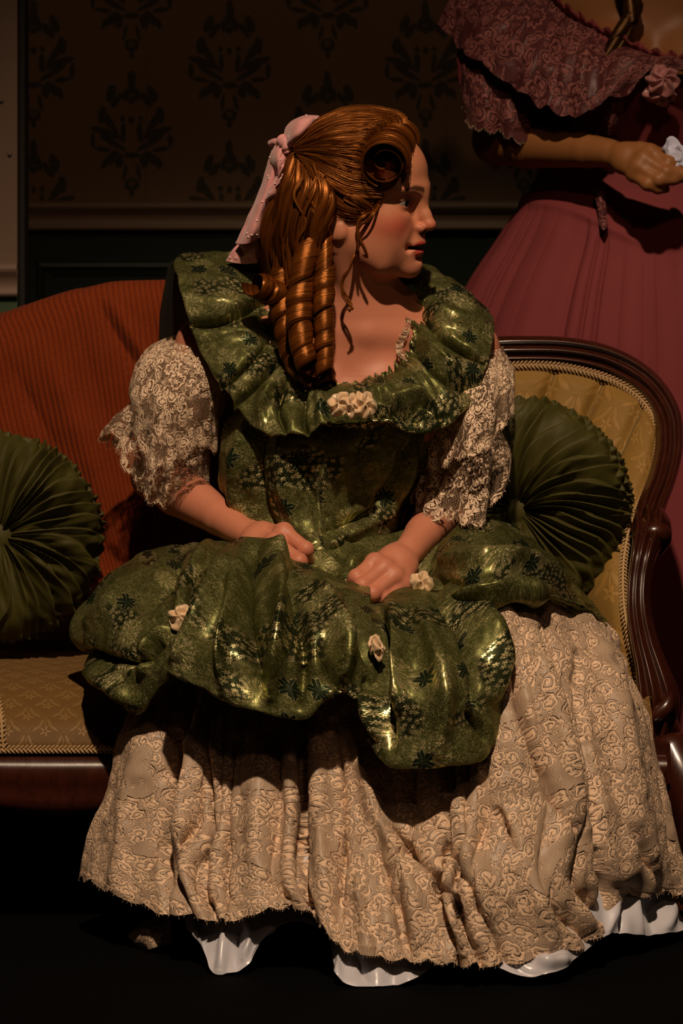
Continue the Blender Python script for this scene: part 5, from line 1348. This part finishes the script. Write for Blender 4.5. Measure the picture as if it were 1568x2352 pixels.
swag([[(500, 1262, -.14), (545, 1244, -.18), (610, 1244, -.21), (672, 1285, -.222), (760, 1320, -.225), (850, 1345, -.235)], [(455, 1320, -.24), (525, 1280, -.27), (600, 1272, -.275), (690, 1318, -.28), (780, 1350, -.30), (852, 1385, -.315)],
      [(415, 1425, -.34), (500, 1395, -.385), (600, 1390, -.41), (700, 1410, -.42), (790, 1430, -.42), (860, 1460, -.40)], [(385, 1495, -.375), (480, 1490, -.435), (590, 1490, -.465), (700, 1500, -.475), (800, 1510, -.465), (866, 1530, -.43)],
      [(376, 1515, -.385), (475, 1545, -.445), (590, 1562, -.475), (700, 1560, -.482), (800, 1556, -.475), (870, 1560, -.44)], [(372, 1536, -.395), (480, 1588, -.452), (560, 1622, -.480), (640, 1640, -.488), (705, 1640, -.490), (760, 1592, -.485), (820, 1606, -.482), (876, 1618, -.450)], [(384, 1534, -.375), (485, 1583, -.435), (560, 1616, -.463), (640, 1634, -.472), (705, 1634, -.474), (760, 1588, -.470), (820, 1602, -.466), (872, 1612, -.435)]],
     [([(590, 1262), (575, 1340), (570, 1450), (600, 1590)], 22, -.016), ([(620, 1280), (640, 1380), (640, 1480), (620, 1600)], 18, .016), ([(665, 1320), (690, 1400), (700, 1500), (690, 1620)], 14, -.014), ([(720, 1340), (770, 1420), (790, 1500), (770, 1600)], 20, .013), ([(790, 1380), (830, 1450), (850, 1520)], 12, -.014),
      ([(520, 1290), (490, 1380), (450, 1460), (400, 1520)], 16, .014), ([(545, 1300), (530, 1400), (510, 1500), (520, 1590)], 14, .010), ([(470, 1370), (430, 1440), (390, 1480)], 14, -.016), ([(740, 1480), (760, 1560), (800, 1610)], 14, -.010), ([(840, 1560), (850, 1590), (860, 1612)], 8, -.012), ([(560, 1250), (610, 1262), (655, 1300)], 14, .010)], sd=2)
swag([[(826, 1392, -.235), (872, 1385, -.25), (930, 1346, -.255), (1000, 1352, -.25), (1060, 1350, -.24), (1110, 1400, -.24)], [(836, 1430, -.32), (880, 1410, -.34), (950, 1390, -.35), (1030, 1385, -.34), (1090, 1400, -.31), (1132, 1440, -.29)],
      [(852, 1500, -.40), (900, 1490, -.44), (970, 1480, -.46), (1040, 1470, -.45), (1110, 1470, -.41), (1148, 1480, -.35)], [(852, 1600, -.45), (900, 1590, -.50), (970, 1590, -.525), (1040, 1580, -.52), (1110, 1570, -.48), (1158, 1560, -.40)],
      [(840, 1665, -.468), (900, 1685, -.515), (970, 1690, -.532), (1040, 1680, -.530), (1110, 1650, -.495), (1160, 1610, -.43)], [(842, 1698, -.478), (888, 1752, -.520), (960, 1764, -.535), (1040, 1752, -.533), (1108, 1738, -.505), (1154, 1664, -.44)], [(856, 1694, -.462), (896, 1744, -.503), (960, 1757, -.517), (1038, 1745, -.516), (1100, 1730, -.490), (1146, 1660, -.425)]],
     [([(870, 1400), (880, 1480), (890, 1600), (900, 1720)], 12, -.018), ([(905, 1400), (920, 1500), (920, 1620)], 18, .014), ([(1000, 1380), (1060, 1450), (1090, 1540), (1100, 1620)], 12, -.014), ([(1030, 1370), (1090, 1430), (1130, 1520), (1130, 1600)], 14, .016), ([(1060, 1370), (1110, 1420), (1145, 1480)], 9, -.014), ([(960, 1400), (1000, 1500), (1020, 1620), (1000, 1720)], 24, .010), ([(850, 1540), (862, 1600), (868, 1690)], 8, .012), ([(1080, 1640), (1110, 1680), (1120, 1710)], 10, -.010)], sd=3)
swag([[(968, 1345, -.16), (1012, 1245, -.11), (1080, 1188, -.06), (1165, 1205, -.01), (1250, 1258, .03), (1330, 1335, .03)], [(980, 1350, -.22), (1040, 1290, -.23), (1120, 1255, -.20), (1205, 1272, -.15), (1290, 1322, -.09), (1362, 1392, -.04)],
      [(1000, 1370, -.27), (1070, 1345, -.32), (1140, 1328, -.32), (1220, 1330, -.26), (1305, 1365, -.18), (1388, 1420, -.08)], [(1022, 1400, -.30), (1090, 1402, -.36), (1150, 1392, -.37), (1220, 1364, -.33), (1308, 1390, -.24), (1400, 1442, -.11)], [(1030, 1400, -.24), (1100, 1400, -.27), (1160, 1386, -.28), (1220, 1366, -.24), (1300, 1390, -.15), (1385, 1432, -.04)]],
     [([(1020, 1290), (1100, 1300), (1200, 1300), (1290, 1340)], 14, .012), ([(1010, 1330), (1090, 1345), (1160, 1350), (1220, 1345)], 12, -.014), ([(1040, 1380), (1120, 1375), (1190, 1362), (1260, 1360)], 12, .014), ([(1060, 1230), (1140, 1240), (1230, 1280)], 16, -.008), ([(1000, 1330), (1020, 1380), (1060, 1400)], 10, -.014), ([(1220, 1350), (1300, 1375), (1380, 1425)], 10, -.008)], sd=4)
for k, (px, py, Y, R, sx, nn) in enumerate(((416, 1420, -.330, .0185, 1.0, (-.2, -1, .5)), (868, 1490, -.445, .0165, .5, (.5, -1, .2)), (968, 1338, -.262, .0165, 1.0, (0, -1, .5)), (858, 1480, -.43, .014, .5, (-.3, -1, .3)))):
    rosette('rosette', at(px, py, Y), R, over, 20+k, sx, nn, 4)

# ------------------------------------------------------------------ the woman standing behind the settee (her head is above the picture)
Y2 = .70
W2 = at(1490, 1730, Y2); W2[2] = 0
woman2 = empty('person', W2, 'woman in mauve lace-collared gown standing behind the settee, hands holding a handkerchief', 'person')
H2 = Head(at(1505, -330, .62), rotmat(math.radians(-12), math.radians(12), 0), 1.0)
S = Sdf((.20, .28, .90), (.85, .90, 1.72), .0034)
H2.build(S)
nb = at(1500, -75, .69)
S.cone(H2.w((-.022, 0, -.050)), nb, .050, .055, .03)
S.cone(nb, at(1250, 10, .70), .050, .042, .06); S.cone(nb, at(1750, 10, .70), .050, .042, .06)
S.ell(at(1500, 80, .70), (.150, .090, .11), .05); S.ell(at(1495, 270, .70), (.125, .085, .13), .05)
for x in (1415, 1590): S.ell(at(x, 150, .625), (.060, .055, .060), .03)
SH, EL, WR = at(1205, 70, .70), at(1142, 322, .665), at(1400, 352, .490)
SH2, EL2, WR2 = at(1795, 70, .70), at(1858, 322, .665), at(1690, 365, .490)
for sh, el, wr in ((SH, EL, WR), (SH2, EL2, WR2)):
    S.ell(sh, (.050, .048, .052), .03); S.cone(sh, el, .046, .040, .012); m = el+(wr-el)*.28
    S.cone(el, m, .0380, .0390, .008); S.cone(m, el+(wr-el)*.8, .0390, .0265, .005); S.cone(el+(wr-el)*.8, wr, .0265, .0225, .005)
m2 = ats([(1492, 350, .445), (1478, 366, .435), (1466, 384, .432), (1456, 400, .436)])
f2 = [dict(p=ats([(1535, 374, .425), (1572, 386, .430), (1592, 392, .44)]), r=[.0115, .0102, .0090, .0078]), dict(p=ats([(1530, 396, .415), (1570, 402, .420), (1592, 402, .43)]), r=[.0118, .0104, .0092, .0080]),
      dict(p=ats([(1512, 414, .412), (1546, 412, .415), (1566, 408, .425)]), r=[.0114, .0100, .0090, .0078]), dict(p=ats([(1486, 424, .415), (1510, 434, .418), (1528, 434, .425)]), r=[.0102, .0090, .0080, .0070])]
hand(S, WR, m2, f2, ats([(1425, 350, .47), (1470, 346, .455), (1520, 358, .45), (1550, 368, .45)]))
mir = lambda A_: A_*np.array((-1, 1, 1))+np.array((2*at(1560, 0, .45)[0], 0, 0))
hand(S, WR2, mir(m2)+np.array((0, .012, -.004)), [dict(p=mir(f['p'])+np.array((0, .016, .004)), r=f['r']) for f in f2], mir(ats([(1425, 350, .47), (1470, 346, .455), (1520, 358, .45), (1550, 368, .45)])))
V, Q = S.mesh(); del S
C = H2.tint(V, (.30, .118, .038), (.5, .12, .06), (.42, .05, .04), (.04, .016, .008), None)
body2 = poly('body', V, Q, SKIN, woman2, attrs={'tint': C})
for q in (-1, 1): eye(H2, q, body2, (.06, .05, .03))
# brown hair, pinned up, with one long curl falling on the chest
HAIR_KEEP = HAIR; HAIR = hair_mat('brown_hair', (.012, .006, .002), (.06, .024, .008), (.16, .07, .025))
ph = np.linspace(.02, 2.3, 40); th = np.linspace(0, 2*PI, 70, endpoint=False)
d = np.stack([np.sin(ph)[:, None]*np.cos(th), np.sin(ph)[:, None]*np.sin(th), np.cos(ph)[:, None]*np.ones(70)], -1); L = HC+d*HR_*1.03
ok = (L[..., 0] < .030+.55*np.clip(L[..., 2], -.03, .09)) & ((L[..., 2] > -.03) | (L[..., 0] < -.01))
V = np.array([H2.w(p) for p in L.reshape(-1, 3)]); V = V+.004*vnoise(V, 120)[:, None]
Fc = gridfaces(40, 70, True); Fc = Fc[ok.reshape(-1)[Fc].all(1)]; used = np.unique(Fc); re = np.full(len(V), -1); re[used] = np.arange(len(used))
hair2 = poly('hair', V[used], re[Fc], HAIR, woman2, uv=np.stack([np.tile(th, (40, 1)).ravel()*.09, np.repeat(ph, 70)*.09], 1)[used], attrs={'tint': np.full(len(used), .4)})
for k, L in enumerate(([(1405, -200, .58), (1420, -100, .57), (1440, -20, .565), (1446, 30, .555), (1420, 80, .545), (1402, 112, .54)], [(1410, -200, .60), (1436, -90, .58), (1458, 0, .57), (1448, 55, .56), (1432, 90, .55)])):
    K = Hair(); K.ringlet(ats(L), .011, .09, .05, 1, seed=k+3); K.build('ringlet', hair2)
HAIR = HAIR_KEEP
def mauve(name, a, b):
    M = Mat(name); u, v = M.uv(); n = M.noise(M.uvs, 12, 3.0); f = M.noise(M.uvs, 900, 1.0)
    M.set(Base_Color=M.mix(n, a, b), Roughness=.75); M.b.inputs['Specular IOR Level'].default_value = .15; M.bump(f, .0004, .4)
    return M.m
MAUVE = mauve('mauve_cotton', (.20, .037, .041), (.24, .048, .052))
LACE2 = lace('mauve_lace', (.14, .030, .030), (.28, .085, .075), .75, 1.05, .14, under=(.085, .017, .018))
# skirt: gathered below a dropped, pointed waist seam
def ringz(py, cx, rx, ry, yc, n=48):
    t = np.linspace(0, 2*PI, n, endpoint=False); c = at(cx, py, yc); k = (D0+yc)/F
    return np.stack([c[0]+rx*k*np.cos(t), yc+ry*np.sin(t), np.full(n, c[2])], 1)
RG = [ringz(*a) for a in ((430, 1490, 268, .125, .70), (500, 1490, 315, .165, .70), (560, 1490, 352, .195, .705), (660, 1490, 415, .235, .715), (800, 1490, 478, .275, .735), (1050, 1490, 545, .32, .77), (1400, 1490, 610, .35, .80), (1735, 1490, 650, .38, .83))]
tt = np.linspace(0, 1, 900, endpoint=False); P = cr(np.array([crc(r_, tt) for r_ in RG]), np.linspace(0, 1, 160))
s_ = np.linspace(0, 1, 160)[:, None]; cen = P.mean(1, keepdims=True); d = P-cen; d[..., 2] = 0; d /= np.linalg.norm(d, axis=-1, keepdims=True)
px_, py_ = proj(P)
seam = 455+105*np.exp(-((px_-1520)/170)**2)+(px_ < 1400)*0
g_ = np.clip((py_-seam)/60, 0, 1)
jt = tt*46+.5*np.sin(tt*2*PI*7)+.35*np.sin(tt*2*PI*17+2)
ph = jt % 1.0
fold = (np.abs(ph-.5)*2)**3*-1+.25*np.sin(2*PI*(tt*19+.1))
am = .6+.5*np.sin(2*PI*tt*9+1)
P = P+d*(fold*am*(.006+.010*s_)*g_)[..., None]+d*(.010*np.sin(2*PI*(tt*13+.3*np.sin(2*PI*tt*4)))*s_*g_)[..., None]
P = P+d*(.006*np.exp(-((py_-seam)/16)**2))[..., None]
sk2 = sheet('gown_skirt', P, MAUVE, woman2, closed=True)
# bodice
RG = [ringz(*a) for a in ((40, 1500, 330, .125, .69), (120, 1495, 300, .150, .69), (210, 1492, 285, .150, .69), (300, 1490, 265, .125, .695), (380, 1490, 255, .115, .70), (455, 1490, 280, .130, .70))]
P = cr(np.array([crc(r_, np.linspace(0, 1, 300, endpoint=False)) for r_ in RG]), np.linspace(0, 1, 80)); px_, py_ = proj(P)
cen = P.mean(1, keepdims=True); d = P-cen; d[..., 2] = 0; d /= np.linalg.norm(d, axis=-1, keepdims=True); P = P+d*(vnoise(P, 30)*.006)[..., None]
keep = py_ > 60+110*np.exp(-((px_-1560)/130)**2)
Fc = gridfaces(80, 300, True); Fc = Fc[keep.reshape(-1)[Fc].all(1) | (P.reshape(-1, 3)[Fc][:, :, 1].min(1) > .70)]
poly('gown_bodice', P.reshape(-1, 3), Fc, MAUVE, woman2, arcuv(P).reshape(-1, 2))
# lace bertha over the shoulders
def bertha(nm, rows, S, nf, amp, par, sd):
    P = net(rows, 420, 80); N = face_cam(normals(P)); s_ = np.linspace(0, 1, 80)[:, None]; t = np.linspace(0, 1, 420)[None, :]
    P = P+N*(amp*np.sin(2*PI*(t*nf+.3*np.sin(2*PI*t*3+sd)))*s_+.012*np.sin(PI*s_))[..., None]; P = strokes(P, S, N)
    sc_ = .007*np.abs(np.sin(PI*t*17+sd)); v = P[-1]-P[-6]; v /= np.linalg.norm(v, axis=-1, keepdims=True)
    P[-6:] += (v*sc_[0][:, None])[None]*np.linspace(0, 1, 6)[:, None, None]
    P = P+N*(vnoise(P, 50)*.006)[..., None]
    return sheet(nm, P, LACE2, par)
bt = bertha('lace_bertha', [[(1150, -70, .74), (1235, -30, .66), (1285, 15, .615), (1350, 60, .585), (1430, 100, .555), (1520, 135, .535), (1600, 130, .535), (1700, 60, .58), (1800, -10, .66), (1850, -60, .74)],
    [(1060, 0, .74), (1130, 55, .62), (1215, 110, .555), (1300, 150, .52), (1390, 160, .505), (1500, 150, .51), (1620, 150, .51), (1740, 130, .54), (1850, 60, .62), (1930, 0, .74)],
    [(1016, 55, .73), (1070, 115, .61), (1175, 190, .535), (1260, 245, .495), (1345, 255, .475), (1440, 205, .485), (1560, 165, .50), (1720, 230, .51), (1870, 160, .60), (1980, 50, .73)]],
    [([(1300, 40), (1280, 140), (1270, 240)], 14, -.012), ([(1360, 70), (1340, 160), (1330, 250)], 16, .012), ([(1240, 10), (1180, 100), (1130, 150)], 14, .010), ([(1400, 100), (1390, 160), (1380, 230)], 12, -.012), ([(1200, 30), (1120, 80), (1070, 100)], 12, -.010)], 9, .009, woman2, 1)
# solid mauve ground under the lace
P = net([[(1150, -70, .75), (1235, -30, .675), (1285, 15, .63), (1350, 60, .60), (1430, 102, .57), (1520, 137, .55), (1600, 132, .55), (1700, 60, .595), (1800, -10, .675), (1850, -60, .75)],
    [(1080, -5, .74), (1145, 45, .64), (1225, 100, .575), (1305, 140, .54), (1390, 150, .525), (1500, 146, .53), (1620, 146, .53), (1740, 120, .56), (1840, 50, .64), (1910, -5, .74)],
    [(1045, 40, .73), (1095, 95, .63), (1190, 165, .555), (1268, 215, .515), (1345, 225, .495), (1435, 185, .50), (1560, 160, .515), (1710, 200, .53), (1850, 130, .62), (1950, 40, .73)]], 120, 30)
sheet('bertha_lining', P, MAUVE, bt)
# gathered ruche along the neckline
a = cr(ats([(1235, -30, .655), (1285, 15, .607), (1350, 60, .577), (1430, 100, .547), (1520, 135, .528), (1600, 130, .528), (1700, 60, .575)]), np.linspace(0, 1, 300)); k = np.linspace(0, 1, 300)
P = np.array([a+np.array((-.1, -.3, 1))*(s_*(.012+.004*np.sin(k*90)))[:, None]+np.array((0, -1, 0))*((.006*np.sin(k*150)+.004*np.sin(k*61))*s_+.006*math.sin(PI*s_))[:, None] for s_ in np.linspace(-.6, 1, 12)])
sheet('neck_ruche', P, MAUVE, bt)
s2 = flounce('gown_sleeve', [(1200, 60, .69, .060, .060, .1, .1), (1168, 130, .68, .078, .075, .2, .1), (1150, 200, .67, .070, .070, .25, .15), (1146, 240, .665, .062, .064, .3, .15)], 6, .004, woman2, MAUVE, 2, .0)
flounce('sleeve_ruffle', [(1165, 120, .665, .062, .066, .3, .15), (1158, 180, .655, .072, .078, .35, .2), (1158, 230, .65, .072, .086, .38, .25), (1158, 272, .65, .068, .088, .40, .28)], 6, .011, s2, LACE2, 5, .007)
s2 = flounce('gown_sleeve', [(1800, 60, .69, .060, .060, -.1, .1), (1832, 130, .68, .078, .075, -.2, .1), (1850, 200, .67, .070, .070, -.25, .15), (1854, 240, .665, .062, .064, -.3, .15)], 6, .004, woman2, MAUVE, 3, .0)
flounce('sleeve_ruffle', [(1835, 120, .665, .062, .066, -.3, .15), (1842, 180, .655, .072, .078, -.35, .2), (1842, 230, .65, .072, .086, -.38, .25), (1842, 272, .65, .068, .088, -.40, .28)], 6, .011, s2, LACE2, 6, .007)
P = net([[(1395, 190, .515), (1412, 188, .505), (1436, 190, .515)], [(1390, 230, .52), (1408, 235, .50), (1434, 232, .515)], [(1386, 270, .53), (1404, 280, .51), (1428, 276, .53)], [(1380, 300, .54), (1402, 312, .53), (1424, 302, .545)]], 50, 60)
sheet('lace_end', P, LACE2, bt)
P = net([[(1364, 440, .555), (1376, 436, .545), (1386, 440, .555)], [(1372, 480, .530), (1382, 482, .520), (1392, 478, .53)], [(1376, 516, .515), (1386, 528, .505), (1396, 516, .515)]], 30, 40)
sheet('lace_end', P, LACE2, sk2)
CK = CREAM; CREAM = satin('mauve_satin', (.46, .18, .17), .35)
rosette('rosette', at(1522, 186, .478), .026, bt, 31, 1.0, (0, -1, .3), 6); rosette('rosette', at(1516, 212, .488), .022, bt, 33, 1.2, (0, -1, -.1), 5); CREAM = CK
# handkerchief
hk = []
rg = np.random.default_rng(5); nr, nt = 30, 70
r = np.linspace(0, 1, nr)[:, None]; t = np.linspace(0, 2*PI, nt, endpoint=False)[None, :]
c = at(1572, 362, .432); rad = .034*r*(1+.25*np.sin(3*t+1)+.12*np.sin(7*t))
P = c+np.stack([rad*np.cos(t), -.016*(1-r)+.010*np.sin(5*t+4*r)*r, rad*np.sin(t)*.75+.006*np.sin(9*r+2*t)], -1)
P = P+(vnoise(P, 90)*.016)[..., None]*np.array((.4, -1, .6))
h = sheet('handkerchief', P, plain('white_cotton', (.62, .62, .78), .8), closed=True, thick=.001); tag(h, "crumpled white handkerchief held in the standing woman's hands", 'handkerchief')
